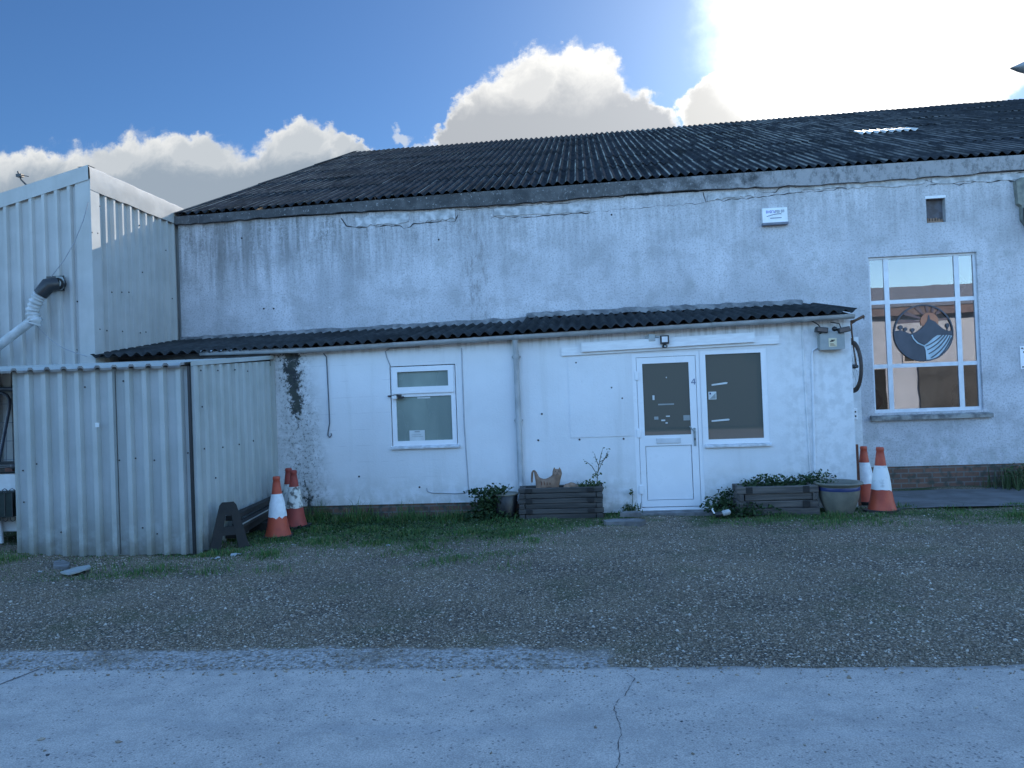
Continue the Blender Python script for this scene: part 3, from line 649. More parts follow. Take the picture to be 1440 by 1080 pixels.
b = MB(); epoly(b, [(.02, -.42), (.12, -.36), (.30, -.20), (.45, -.10), (.75, -.10), (.96, -.14)] + arc(-10, -86, 18) + [(.06, -.80), (.06, -.55)], .004); b.build('field', M_EPALE, em)
for k, (e0, e1, e2) in enumerate([((.05, -.47), (.35, -.36), (.62, -.10)), ((.09, -.60), (.45, -.46), (.72, -.10)), ((.14, -.74), (.55, -.55), (.80, -.12)), ((.22, -.88), (.66, -.62), (.88, -.14)), ((.52, -.80), (.76, -.58), (.92, -.2))]):
    b = MB(); L_ = []; R_ = []
    for t in np.linspace(0, 1, 12):
        u = (1-t)**2*e0[0]+2*t*(1-t)*e1[0]+t*t*e2[0]; w = (1-t)**2*e0[1]+2*t*(1-t)*e1[1]+t*t*e2[1]; L_.append((u-.012, w+.012)); R_.append((u+.012, w-.012))
    epoly(b, L_ + R_[::-1], -.006); b.build('furrow', M_EDARK, em)
b = MB(); epoly(b, [(-.42, -.05), (-.38, -.05), (-.33, -.18), (-.20, -.33), (.02, -.45), (.09, -.6), (.16, -.93), (.05, -.94), (.04, -.62), (.0, -.48), (-.23, -.36), (-.36, -.20)], -.009); b.build('river', M_EPALE, em)
for (u, w, r_) in ((-.76, .23, .075), (-.60, .16, .065), (-.36, .12, .068), (.81, .22, .07)):
    b = MB(); epoly(b, [(u+r_*(.75 if u > 0 else 1)*math.cos(a), w+r_*(1.3 if u > 0 else 1)*math.sin(a)) for a in np.linspace(0, 2*math.pi, 12, endpoint=False)], .001); epoly(b, [(u-.012, w-.2), (u+.012, w-.2), (u+.012, w-.05), (u-.012, w-.05)], .002); b.build('tree_cutout', M_EDARK, em)

# ------------------------------------------------------------------ lean-to
ex = thing('lean_to', 'low white lean-to annexe with dark corrugated roof, glazed door and mouldy left end', 'building', (0, Y1, 0))
SW = (-2.73, -1.81, .962, 2.083); DR = (.583, 1.47, .02, 2.118); FW = (1.47, 2.335, .852, 2.118)
def ez(x_): return 2.405 + (x_+3.3)*.0165                                         # eaves line, falling to the left
def ey(x_): return 10.16 if x_ > -5.2 else 10.16 - .34*((-5.2-x_)/1.5)
b = MB(); wall_rect(b, -6.6, 3.415, .0, lambda x_: ez(x_)+.0, Y1, [SW, DR, FW], .09, zbot=(-1.0, .185))
b.face([(3.415, Y1, 0), (3.415, Y1, ez(3.4)), (3.415, Y2, 2.86), (3.415, Y2, 0)])
b.face([(3.30, Y1+.14, 0), (3.30, Y1+.14, 2.45), (3.30, Y2-.01, 2.8), (3.30, Y2-.01, 0)])
bolts(b, [at(757, 619, Y1), at(815, 618, Y1), at(877, 617, Y1), at(810, 510, Y1), at(875, 560, Y1), at(505, 670, Y1), at(590, 685, Y1), at(1145, 644, Y1), at(762, 582, Y1), at(860, 545, Y1)], (0, -1, 0), 1, .014)
b.build('wall', [M_EXT, M_CRACK], ex)
b = MB(); b.box(-6.6, -1.0, Y1+.014, Y1+.1, -.1, .188); b.build('brick_plinth', M_BRICK, ex)
b = MB(); b.box(-.27, .555, Y1-.008, Y1+.02, 1.02, 2.10); b.build('infill_panel', M_EXT, ex)
def rtop(x_): return (x_, Y2-.02, (2.83 if x_ > -.93 else 2.72 + .01*(x_+6.7)))
b = MB(); corrug(b, -6.72, 3.43, lambda x_: (x_, ey(x_), ez(x_)+.018), rtop, rows=1, jitter=.006)
b.build('roof', M_ROOF2, ex)
b = MB()                                              # mortar flashing along the wall, stepping up over the newer half
for xa, xb, zf in ((-6.66, -.93, lambda x_: 2.76+.01*(x_+6.7)), (-.93, 3.28, lambda x_: 2.885)):
    xs_ = np.linspace(xa, xb, int((xb-xa)/.1)); t_ = [zf(x_)+random.uniform(-.012, .012) for x_ in xs_]
    b.grid([[(x_, Y2+.01, c+.035) for x_, c in zip(xs_, t_)], [(x_, Y2-.03, c+.025) for x_, c in zip(xs_, t_)], [(x_, Y2-.10+random.uniform(-.02, .02), c-.06) for x_, c in zip(xs_, t_)]], 0, False)
b.build('flashing', mat('lead_and_mortar_flashing', (.10, .105, .11), (.24, .24, .24), 6, .9, .5, 40), ex)
b = MB(); b.box(-6.62, -4.40, Y1-.10, Y1-.07, 2.16, 2.375); b.box(-6.62, -4.42, Y1-.115, Y1-.10, 2.19, 2.27); b.build('fascia', M_FASCIA, ex)
def halfpipe(b, p, q_, r, mi=0, n=10):
    p, q_ = Vector(p), Vector(q_); rows = []
    for rr in (r, r*.88):
        for c_ in (p, q_):
            pass
    out = [[c_ + Vector((0, -math.cos(a)*r, -math.sin(a)*r)) for a in np.linspace(0, math.pi, n)] for c_ in (p, q_)]
    inn = [[c_ + Vector((0, -math.cos(a)*r*.9, -math.sin(a)*r*.9)) for a in np.linspace(0, math.pi, n)] for c_ in (p, q_)]
    b.grid(out, mi); b.grid(inn, mi)
    for k in (0, -1): b.face([out[0][k], out[1][k], inn[1][k], inn[0][k]], mi)
    b.face(out[0], mi); b.face(out[1], mi)
b = MB(); gl = lambda x_: Vector((x_, Y1-.135, 2.385 + (x_+3.3)*.0168))
joints = [-3.98, -3.05, -2.1, -.95, .0, 1.1, 2.2, 3.42]
for k in range(len(joints)-1): halfpipe(b, gl(joints[k]), gl(joints[k+1]), .058)
for x_ in joints[1:-1] + [-2.6, -1.5, .55, 1.65, 2.8]: halfpipe(b, gl(x_-.025)+Vector((0, 0, .003)), gl(x_+.025)+Vector((0, 0, .003)), .066)
gt = b.build('gutter', M_GUTTER, ex)
b = MB(); b.tube([(-5.38, Y1-.14, 2.375), (-3.86, Y1-.14, 2.352)], .038, 10); b.build('waste_pipe', M_GUTTER, ex)
b = MB(); b.tube([(-.965, Y1-.12, 2.40), (-.965, Y1-.10, 2.30), (-.965, Y1-.055, 2.2), (-.965, Y1-.05, .08), (-.965, Y1-.09, .03)], .037, 12)
for zz in (1.28, 2.14): b.lathe([(.046, -.03), (.046, .03)], 12, (-.965, Y1-.05, zz)); b.box(-1.025, -.905, Y1-.03, Y1-.002, zz-.012, zz+.012)
b.build('downpipe', M_GUTTER, ex)
b = MB()
def sboard(xa, xb, zl, zh, dr, ya, yb):
    b.face([(xa, ya, zl), (xb, ya, zl+dr), (xb, ya, zh+dr), (xa, ya, zh)])
    for P_, Q_ in (((xa, zl), (xb, zl+dr)), ((xb, zl+dr), (xb, zh+dr)), ((xb, zh+dr), (xa, zh)), ((xa, zh), (xa, zl))): b.face([(P_[0], ya, P_[1]), (Q_[0], ya, Q_[1]), (Q_[0], yb, Q_[1]), (P_[0], yb, P_[1])])
sboard(-.35, 2.50, 2.125, 2.235, .042, Y1-.03, Y1+.01); b.build('lintel_board', M_BOARD, ex)
b = MB(); sboard(-.08, 2.18, 2.165, 2.29, .035, Y1-.075, Y1-.03); b.build('lintel_board', M_BOARD, ex)
# small window
b = MB(); fy, fb = Y1+.015, Y1+.07; x0, x1, z0, z1 = SW
b.box(x0+.012, x0+.075, fy, fb, z0+.02, z1-.012); b.box(x1-.075, x1-.012, fy, fb, z0+.02, z1-.012); b.box(x0+.075, x1-.075, fy, fb, z1-.055, z1-.012); b.box(x0+.075, x1-.075, fy, fb, z0+.02, z0+.085); b.box(x0+.075, x1-.075, fy, fb, 1.655, 1.715)
wn = b.build('window', M_UPVC, ex)
b = MB(); b.box(x0+.03, x1-.03, fy-.022, fy, 1.70, 1.79); b.box(x0+.03, x1-.03, fy-.022, fy, 2.0, z1-.02); b.box(x0+.03, x0+.105, fy-.022, fy, 1.79, 2.0); b.box(x1-.105, x1-.03, fy-.022, fy, 1.79, 2.0); b.build('vent_sash', M_UPVC, wn)
b = MB(); b.box(x0+.09, x1-.09, fy+.012, fy+.02, 1.775, 2.01); b.build('pane', M_FROST, wn)
b = MB(); b.box(x0+.07, x1-.07, fy+.02, fy+.028, z0+.08, 1.66); b.build('pane', M_FROST, wn)
b = MB(); p = at(575, 603, Y1); b.box(p.x, p.x+.215, fy+.008, fy+.011, 1.048, 1.19); b.box(p.x+.075, p.x+.145, fy+.005, fy+.008, 1.165, 1.178, 1); b.box(p.x+.03, p.x+.19, fy+.005, fy+.008, 1.10, 1.105, 1); b.box(p.x+.03, p.x+.16, fy+.005, fy+.008, 1.125, 1.130, 1); b.build('notice', [M_PAPER, M_GREYPL], wn)
b = MB(); b.box(-2.36, -2.18, fy+.016, fy+.019, 1.625, 1.645); b.build('light_strip', M_PAPER, wn)
b = MB(); b.tube([(x0-.03, Y1-.015, 1.675), (x0+.06, Y1-.03, 1.675)], .012, 6, 1); b.box(x0+.03, x0+.10, Y1-.05, Y1-.01, 1.635, 1.675); b.box(x0+.085, x0+.16, Y1-.045, Y1-.005, 1.66, 1.69, 1); b.box(x0+.12, x0+.19, Y1-.04, Y1-.005, 1.635, 1.665, 1, M=None); b.build('stay_latch', [M_WHITEPL, M_BLACK], wn)
b = MB(); b.prism([(Y1-.045, z0-.022), (Y1-.045, z0+.0), (Y1+.02, z0+.022), (Y1+.02, z0-.022)], x0-.01, x1+.03, 'x'); b.build('sill', M_SILLW, wn)
# door set
b = MB(); x0, x1, z0, z1 = DR; fy, fb = Y1+.005, Y1+.075
b.box(x0, x0+.055, fy, fb, z0, z1); b.box(x1-.05, x1+.03, fy, fb, z0, z1); b.box(x0+.055, x1-.05, fy, fb, z1-.055, z1); b.box(x0+.055, x1-.05, fy, fb, z0, z0+.035)
b.build('door_frame', M_UPVC, ex)
b = MB(); dx0, dx1, dz0, dz1 = x0+.06, x1-.055, z0+.045, z1-.06; dy = fy+.006; GL = (.718, 1.327, 1.015, 1.975)
b.box(dx0, GL[0], dy, fb, dz0, dz1); b.box(GL[1], dx1, dy, fb, dz0, dz1); b.box(GL[0], GL[1], dy, fb, GL[3], dz1); b.box(GL[0], GL[1], dy, fb, .875, GL[2]); b.box(GL[0], GL[1], dy, fb, dz0, .15)
dr = b.build('door', M_UPVC, ex)
b = MB(); b.box(GL[0]+.006, GL[1]-.006, dy+.013, dy+.05, .156, .869, bev=.004); b.build('door_panel', M_UPVC, dr)
b = MB(); b.box(GL[0], GL[1], dy+.015, dy+.022, GL[2], GL[3]); b.build('door_glass', M_GLASSD, dr)
b = MB(); b.box(.865, 1.185, dy-.012, dy, .905, .975, bev=.004); b.build('letterbox', mat('letterbox_plastic', (.70, .72, .74), None, 3, .35), dr)
b = MB(); b.box(1.355, 1.385, dy-.012, dy, .86, 1.10, bev=.004); b.tube([(1.37, dy-.012, 1.055), (1.37, dy-.055, 1.055)], .011, 8); b.tube([(1.37, dy-.05, 1.055), (1.33, dy-.055, 1.085), (1.305, dy-.055, 1.125)], .010, 8); b.box(1.363, 1.377, dy-.02, dy-.011, .935, .965, 1, bev=.002); b.build('handle', [M_GREYPL, M_BLACK], dr)
for zz in (1.82, 1.05, .3):
    b = MB(); b.box(dx0-.03, dx0+.02, dy-.02, dy-.001, zz-.06, zz+.06, bev=.006); b.build('hinge', M_UPVC, dr)
b = MB(); u0, w0, k_ = 1.352, 1.675, .075             # the door number 4
b.prism([(u0+.50*k_, w0), (u0+.66*k_, w0), (u0+.66*k_, w0+k_), (u0+.50*k_, w0+k_)], dy-.004, dy, 'y'); b.prism([(u0, w0+.24*k_), (u0+.80*k_, w0+.24*k_), (u0+.80*k_, w0+.38*k_), (u0, w0+.38*k_)], dy-.005, dy, 'y'); b.prism([(u0, w0+.38*k_), (u0+.14*k_, w0+.38*k_), (u0+.60*k_, w0+k_), (u0+.46*k_, w0+k_)], dy-.0045, dy, 'y')
b.build('house_number', mat('grey_numeral', (.16, .22, .34), None, 5, .5), dr)
def stick(p0, p1, mi=0, yf=0.0, b=None, par=None):
    own = b is None; b = b or MB(); a, c_ = at(*p0, Y1+.02), at(*p1, Y1+.02); b.box(min(a.x, c_.x), max(a.x, c_.x), dy+.011-yf, dy+.0145-yf, min(a.z, c_.z), max(a.z, c_.z), mi)
    if own: b.build('sticker_or_reflection', [M_PAPER, M_GREYPL, M_GREYPL], par or dr)
stick((917.5, 556), (920.5, 562.5)); stick((925.5, 568), (948, 569.1), 2); stick((936.5, 584.6), (942, 586.0)); stick((930, 590.2), (935.5, 592)); stick((936, 593.8), (939, 595.6)); stick((920, 586), (926, 590), 1); stick((936.4, 530), (937.8, 531.6)); stick((961, 584), (970.5, 591), 1)  # pale marks standing in for bright reflections in the door glass
b = MB(); x0, x1, z0, z1 = FW; x0 += .03
b.box(x0, x0+.048, fy, fb, z0+.02, z1); b.box(x1-.07, x1, fy, fb, z0+.02, z1); b.box(x0+.048, x1-.07, fy, fb, z1-.055, z1); b.box(x0+.048, x1-.07, fy, fb, z0+.02, z0+.085)
fw = b.build('side_window', M_UPVC, ex)
b = MB(); b.box(x0+.048, x1-.07, fy+.02, fy+.028, z0+.085, z1-.055); b.build('pane', M_GLASSD, fw)
b = MB(); b.prism([(Y1-.04, z0-.02), (Y1-.04, z0+.005), (Y1+.02, z0+.02), (Y1+.02, z0-.02)], x0, x1+.02, 'x'); b.build('sill', M_SILLW, fw)
dy = Y1+.005; b = MB(); stick((996, 551), (1007.5, 561.5), b=b); a, c_ = at(998.5, 561, Y1), at(1006.5, 552.5, Y1); b.prism([(a.x, a.z), (c_.x, a.z), (c_.x, c_.z)], dy+.008, dy+.011, 'y', 1); p = at(999, 553.5, Y1); b.box(p.x-.01, p.x+.01, dy+.008, dy+.011, p.z-.012, p.z+.012, 2); b.build('sticker_or_reflection', [M_PAPER, M_GREYPL, M_POTBLUE], fw)
for (xa, ya, xb, yb) in ((1001, 541.2, 1022.5, 538.5), (1001, 592, 1025.5, 590)):
    b = MB(); p, q_ = at(xa, ya, Y1), at(xb, yb, Y1); b.prism([(p.x, p.z-.012), (q_.x, q_.z-.012), (q_.x+.01, q_.z+.006), (q_.x-.01, q_.z+.012), (p.x, p.z+.008)], dy+.010, dy+.013, 'y'); b.build('reflection_strip', M_PAPER, fw)  # pale strips imitating reflected lines in the side glass
b = MB(); b.box(.45, 2.5, Y1+.30, Y1+.33, .02, 2.3); b.build('inner_screen', M_BLIND, ex)
b = MB(); b.box(.52, 1.52, Y1-.28, Y1-.001, -.05, .018); b.build('doorstep', M_SLAB, ex)
# conduits and painted-over cables fixed to the wall
b = MB(); pc = [at(*p, Y1-.012) for p in ((1160, 487), (1152, 487), (1143, 493), (1142, 500), (1146, 672))]; b.tube(pc, [.010, .010, .010, .016, .016], 8); b.build('conduit', M_FRAME, ex)
b = MB(); pc = [at(*p, Y1-.006) for p in ((1128, 463), (1133, 560), (1138, 640), (1140, 672))]; b.tube(pc, .012, 6); b.build('painted_pipe', M_EXT, ex)
b = MB(); pc = [at(*p, Y1-.006) for p in ((649, 489), (650, 520), (653, 600), (658, 670), (659, 688), (655, 693), (640, 694), (608, 693), (601, 691), (600, 686))]; b.tube(pc, .007, 6)
b.build('painted_cable', mat('grey_painted_cable', (.42, .44, .47), None, 6, .6), ex)
b = MB(); b.tube([at(*p, Y1-.006) for p in ((549, 515), (544, 503), (542, 494), (548, 490), (590, 488))], .006, 6); b.build('painted_cable', M_CABLE, ex)

hc = MB(); hc.tube([at(*p, Y1-.02) for p in ((455, 497), (459, 502), (460, 520), (462, 560), (463.5, 595), (461.5, 607), (461, 612), (463.5, 615), (466, 612), (465.5, 609))], .008, 6)
tag(hc.build('loose_cable', mat('grey_cable', (.10, .12, .15), None, 6, .6), loc=at(461, 555, Y1)), 'thin grey cable dangling with a hooked end down the white wall beside the mould', 'cable')

# ------------------------------------------------------------------ clad building on the left
cl = thing('clad_building', 'tall pale grey box-profile steel building with a dented cream parapet flashing', 'building', (-6.75, 9.93, 0))
CX, CY = -6.75, 9.93; ctop = lambda x_: 4.99 + .235*(x_-CX)
b = MB(); trap(b, (CX-.17, CY), (-13.2, CY), lambda t: 0.0, lambda t: ctop(CX-.17-t*6.28)-.16, pitch=.19, depth=.042, sl=.016, start=.06)
bolts(b, [at(91+dx_, 462+ddy, CY-.004) for dx_, ddy in ((18, -38), (17, 30), (-60, 0), (-16, 80), (40, 90))], (0, -1, 0), 1); b.build('front_cladding', [M_CLAD, M_DARKMETAL], cl)
b = MB(); trap(b, (CX, CY+.15), (CX, Y2+1.6), lambda t: 0.0, lambda t: 4.99-.2, pitch=.2, depth=.048, nrm=(1, 0), pan=.125, sl=.018, start=0)
bolts(b, [atx(*p, CX+.049) for p in ((129, 327), (137, 328), (140, 290), (196, 317), (157, 411), (171, 411), (181, 411), (200, 383), (242, 420), (140, 463), (150, 465), (172, 466), (197, 468), (205, 467), (233, 352))], (1, 0, 0), 1, .012)
b.build('side_cladding', [M_CLAD, M_DARKMETAL], cl)
b = MB(); b.box(CX-.17, CX+.055, CY-.034, CY-.03, 0, 4.81); b.box(CX+.051, CX+.055, CY-.03, CY+.16, 0, 4.66); b.build('corner_trim', M_CLAD, cl)
b = MB(); pts = []
n = 22
for row, (zz, off) in enumerate(((4.66, .060), (4.68, .062), (4.82, .066), (4.96, .060), (4.99, .04), (4.985, -.12))):
    pts.append([(CX+off+(random.uniform(-.010, .010) if 1 < row < 4 else 0), CY-.045+(Y2+1.6-CY)*k/n, zz+(random.uniform(-.006, .006) if row else random.uniform(-.01, .01))) for k in range(n+1)])
b.grid(pts, 0, True); b.build('side_flashing', M_TRIM, cl)
b = MB(); c1, c2 = ctop(CX+.05), ctop(-13.2)
rows = [[(xx, CY-.046, ctop(xx)-.2) for xx in (CX+.04, -13.2)], [(xx, CY-.05, ctop(xx)) for xx in (CX+.04, -13.2)], [(xx, CY+.12, ctop(xx)+.005) for xx in (CX+.04, -13.2)]]
b.grid(rows, 0, False); b.build('front_flashing', M_CLAD, cl)
b = MB(); b.face([(CX+.03, CY+.05, 4.97), (-13.2, CY+.05, ctop(-13.2)-.02), (-13.2, 30, ctop(-13.2)-.02), (CX-.02, 30, 4.95), (CX-.02, Y2+1.6, 4.96)]); b.build('roof', M_CLAD, cl)
b = MB(); p0, p1 = at(66, 389, CY-.036), at(91, 409, CY-.036); b.box(p0.x, p1.x, CY-.05, CY-.034, p1.z, p0.z); b.build('outlet_plate', M_BLACK, cl)
# flue
fl = thing('flue_pipe', 'white waste pipe with black elbow and crinkled hose coming out of the steel wall', 'pipe', at(79, 399, CY))
b = MB(); e0 = at(84, 399, CY-.05); e1 = at(80, 399, CY-.16); e2 = at(68, 401, CY-.24); e3 = at(57, 414, CY-.26)
b.tube([e0, e1], .085, 14); b.tube([e1, e2, e3], [.095, .10, .09], 14); b.build('elbow', M_BLACK, fl)
b = MB(); b.tube([e0+Vector((.03, -.01, 0)), e0+Vector((.0, -.06, 0))], .095, 14); b.build('collar', M_GREYPL, fl)
b = MB(); hp = [at(*p, CY-.26) for p in ((57, 414), (53, 420), (49, 428), (46, 437), (46, 446), (50, 452), (48, 457))]
path = []; rr = []
for k in range(len(hp)-1):
    for t in np.linspace(0, 1, 6, endpoint=False): path.append(hp[k].lerp(hp[k+1], t)); rr.append(.075 + (.013 if (len(path) // 2) % 2 else -.004) + random.uniform(-.004, .004))
b.tube(path, rr, 14); M_HOSE = mat('dirty_white_pipe', (.44, .46, .47), (.34, .36, .36), 9, .55); b.build('flexible_hose', M_HOSE, fl)
b = MB(); b.tube([at(49, 448, CY-.27), at(25, 466, CY-.27), at(0, 485, CY-.27), at(-120, 570, CY-.27)], .062, 14); b.build('straight_pipe', M_HOSE, fl)
b = MB(); b.tube([at(*p, CY-.1) for p in ((124, 284), (117, 310), (105, 340), (90, 366), (72, 389))], .006, 5); tag(b.build('overhead_wire', M_CABLE, loc=at(105, 340, CY)), 'thin wire running from the steel corner down to the black elbow', 'wire')
b = MB(); b.tube([at(*p, CY-.15) for p in ((50, 455), (56, 463), (70, 477), (90, 490), (108, 497), (122, 501))], .006, 5); tag(b.build('sagging_cable', M_CABLE, loc=at(80, 480, CY)), 'thin dark cable sagging from the crinkled hose to the lean-to roof', 'cable')
b = MB(); b.tube([at(*p, CY) for p in ((42, 263), (36, 259), (30, 253), (26, 244), (25, 241))], .012, 6); q_ = at(29, 246, CY); b.box(q_.x-.05, q_.x+.03, CY-.03, CY+.03, q_.z-.03, q_.z+.01); b.tube([q_, q_+Vector((.12, 0, -.03))], .006, 5); b.tube([at(44, 264, CY), at(38, 264, CY)], .02, 6)
tag(b.build('aerial', M_DARKMETAL, loc=at(42, 263, CY)), 'bent dark aerial wire sticking up from the steel building roof edge', 'aerial')

# ------------------------------------------------------------------ small steel shed
sh = thing('metal_shed', 'low windowless grey corrugated steel shed standing in front of the lean-to', 'shed', (-4.41, 8.17, 0))
SX0, SX1, SY = -6.5, -4.405, 8.17
b = MB(); trap(b, (SX1, SY), (SX0, SY), lambda t: .0, lambda t: 2.085+.02*t, pitch=.2, depth=.052, sl=.016, start=.035)
for xs_ in (SX1-.86, ): b.box(xs_-.002, xs_+.002, SY-.056, SY-.045, .02, 2.07, 1)
pts = []
for k in range(10): pts += [(SX1-.08-.2*k+random.uniform(-.04, .04), SY-.003, 1.06+random.uniform(-.02, .02))]
pts += [(SX1-.30, SY-.003, .72), (SX1-.45, SY-.003, .23), (SX1-.62, SY-.003, .3), (-6.0, SY-.003, .27), (-5.5, SY-.003, 1.6), (-5.66, SY-.003, 1.9), (-5.2, SY-.003, 1.95), (SX1-.06, SY-.003, 1.12), (-6.44, SY-.003, .62), (-6.44, SY-.003, .98)]
bolts(b, pts, (0, -1, 0), 1, .009); p = at(137, 597, SY-.054); b.box(p.x-.025, p.x+.02, SY-.058, SY-.05, p.z-.03, p.z+.02, 2); b.box(p.x-.06, p.x-.02, SY-.012, SY-.002, p.z-.07, p.z-.03, 1)
b.build('front_cladding', [M_SHED, M_DARKMETAL, M_PAPER], sh)
b = MB(); trap(b, (SX1, SY+.06), (SX1, Y1-.02), lambda t: .0, lambda t: 2.09+.14*t, pitch=.2, depth=.045, sl=.018, nrm=(1, 0), start=.0)
bolts(b, [atx(*p, SX1+.046) for p in ((284, 572), (287, 631), (313, 629), (336, 625), (356, 620), (282, 521), (306, 521), (330, 520), (348, 522), (303, 672))], (1, 0, 0), 1, .011)
b.build('side_cladding', [M_SHED, M_DARKMETAL], sh)
b = MB(); b.box(SX1-.012, SX1+.012, SY-.058, SY+.01, 0, 2.085, 1); b.box(SX1+.012, SX1+.046, SY-.02, SY+.05, 0, 2.085); b.build('corner_trim', [M_SHED, M_BLACK], sh)
b = MB()
def rz_(x_, y_): return 2.10 + .012*(-4.4-x_)*.8 + (y_-SY)*.075
prof = []; x_ = -8.6
while x_ < SX1-.02:
    for d_, h in ((0, 0), (.115, 0), (.137, .03), (.178, .03)): prof.append((min(x_+d_, SX1+.02), h))
    x_ += .2
rows = [[(xx, yv, rz_(xx, yv)+h) for xx, h in prof] for yv in (SY-.10, Y1-.12)]
b.grid(rows, 0, False); b.grid([rows[0], [(x_, y_, z_-.026) for x_, y_, z_ in rows[0]]], 1, False)
b.build('roof', [M_SHED, M_RUSTEDGE], sh)
b = MB(); q0, q1 = (SX1+.045, SY-.08), (SX1+.045, Y1-.02)
b.grid([[(SX1-.12, SY-.08, rz_(SX1, q0[1])+.038), (SX1-.12, q1[1], rz_(SX1, q1[1])+.038)], [(q0[0], q0[1], rz_(SX1, q0[1])+.04), (q1[0], q1[1], rz_(SX1, q1[1])+.04)], [(q0[0], q0[1], rz_(SX1, q0[1])-.012), (q1[0], q1[1], rz_(SX1, q1[1])-.012)]], 0, False); b.build('verge_flashing', M_SHED, sh)

# ------------------------------------------------------------------ fittings on the walls
al = thing('alarm_box', 'white alarm bell box with blue lettering high on the weathered wall', 'alarm box', (2.92, Y2, 4.2))
b = MB(); b.prism([(Y2-.075, 4.10), (Y2-.06, 4.325), (Y2, 4.325), (Y2, 4.10)], 2.735, 3.105, 'x'); b.build('cover', M_WHITEPL, al)
b = MB(); b.box(2.728, 3.112, Y2-.085, Y2-.001, 4.062, 4.10, bev=.006); b.build('base', mat('grey_blue_plastic', (.16, .18, .23), None, 5, .5), al)
b = MB(); Mt = Matrix.Translation((2.735, Y2-.0705, 4.12)) @ Matrix.Rotation(-.066, 4, 'X')
xk = .055
for k in range(10):                                   # worn lettering, no longer readable
    wk = .02; hk_ = .042
    b.box(xk, xk+.007, -.004, -.001, .125, .125+hk_, 0 if k < 5 else 1, Mt)
    if k % 3 != 1: b.box(xk+.007, xk+wk, -.004, -.001, .16, .167, 0 if k < 5 else 1, Mt)
    if k % 2 == 0: b.box(xk+.007, xk+wk, -.004, -.001, .125, .133, 0 if k < 5 else 1, Mt)
    if k % 4 != 3: b.box(xk+wk-.005, xk+wk+.001, -.004, -.001, .132, .16, 0 if k < 5 else 1, Mt)
    xk += .0275
for k in range(10):
    t = k/10; b.box(.06+.22*t, .06+.22*(t+.1), -.004, -.001, .072+.03*math.sin(t*2), .083+.03*math.sin(t*2), 1, Mt)
b.box(.11, .28, -.004, -.001, .04, .052, 1, Mt); b.build('lettering', [mat('blue_print', (.07, .08, .45), None, 5, .5), mat('grey_print', (.12, .15, .24), None, 5, .5)], al)

fd = thing('floodlight', 'small square black floodlight with sensor under the gutter above the door', 'floodlight', at(935, 483, Y1))
b = MB(); a, c_ = at(928, 472, Y1-.1), at(941, 483.5, Y1-.1); b.box(a.x, c_.x, Y1-.125, Y1-.09, c_.z, a.z, bev=.006); b.tube([((a.x+c_.x)/2, Y1-.09, (a.z+c_.z)/2), ((a.x+c_.x)/2, Y1-.03, (a.z+c_.z)/2-.02)], .02, 8); b.build('housing', M_BLACK, fd)
b = MB(); b.box(a.x+.02, c_.x-.02, Y1-.129, Y1-.1245, c_.z+.024, a.z-.016); b.build('lamp_panel', mat('led_panel', (.82, .84, .86), None, 4, .3), fd)
b = MB(); p = at(934.8, 487, Y1-.09); b.tube([(p.x, Y1-.09, p.z+.05), (p.x, Y1-.09, p.z)], .012, 8); b.lathe([(.006, -.022), (.03, -.018), (.036, 0), (.03, .018), (.01, .024)], 14, (p.x, Y1-.09, p.z)); b.box(p.x-.01, p.x+.016, Y1-.13, Y1-.12, p.z-.014, p.z+.01, 1); b.build('motion_sensor', [M_BLACK, M_GREYPL], fd)
b = MB(); a, c_ = at(912, 470, Y1-.08), at(921.5, 479.5, Y1-.08); b.box(a.x, c_.x, Y1-.085, Y1-.042, c_.z, a.z, bev=.005); b.tube([(a.x-.045, Y1-.06, a.z-.04), (a.x, Y1-.06, a.z-.04)], .012, 8); b.tube([(c_.x, Y1-.06, a.z-.035), (c_.x+.05, Y1-.06, a.z-.045)], .010, 8)
tag(b.build('junction_box', mat('junction_grey', (.42, .46, .46), None, 6, .5), loc=((a.x+c_.x)/2, Y1-.06, c_.z)), 'small pale grey junction box beside the black floodlight', 'junction box')

el = thing('emergency_light', 'grey emergency light unit with two black spot heads at the annexe corner', 'lamp', at(1170, 491, Y1))
a, c_ = at(1152, 467, Y1-.1), at(1187.5, 491, Y1-.1)
b = MB(); b.prism([(a.x, c_.z+.01), (a.x+.012, c_.z), (c_.x-.012, c_.z), (c_.x, c_.z+.01), (c_.x, a.z-.035), (c_.x-.06, a.z), (a.x+.05, a.z), (a.x, a.z-.035)], Y1-.13, Y1-.002, 'y'); b.build('battery_box', M_GREYPL, el)
b = MB(); p = at(1171, 481.5, Y1-.13); b.box(p.x-.05, p.x+.05, Y1-.1335, Y1-.1302, p.z-.055, p.z+.055); b.box(p.x-.035, p.x+.01, Y1-.136, Y1-.1337, p.z+.008, p.z+.022, 1, M=Matrix.Translation((0, 0, 0))); b.box(p.x-.02, p.x+.025, Y1-.136, Y1-.1337, p.z+.022, p.z+.036, 1)
for k in range(3): b.box(p.x-.035, p.x+.03-.01*k, Y1-.136, Y1-.1337, p.z-.042+.013*k, p.z-.037+.013*k, 2)
b.build('sticker_or_reflection', [mat('cream_sticker', (.68, .62, .44), None, 6, .6), M_BLACK, M_RUST], el)
for (px, py, rot) in ((1155, 464, .16), (1186, 464, -.16)):
    b = MB(); p = at(px, py, Y1-.12); Mx = Matrix.Translation(p) @ Matrix.Rotation(rot, 4, 'Y')
    b.box(-.075, .075, -.05, .05, -.035, .035, 0, Mx, bev=.012); b.tube([Mx @ Vector((0, .02, -.03)), Vector((p.x, Y1-.06, a.z-.02))], .014, 8); b.box(-.06, .06, -.054, -.049, -.024, .024, 1, Mx); b.build('spot_head', [M_BLACK, mat('lens', (.05, .06, .07), None, 5, .2)], el)
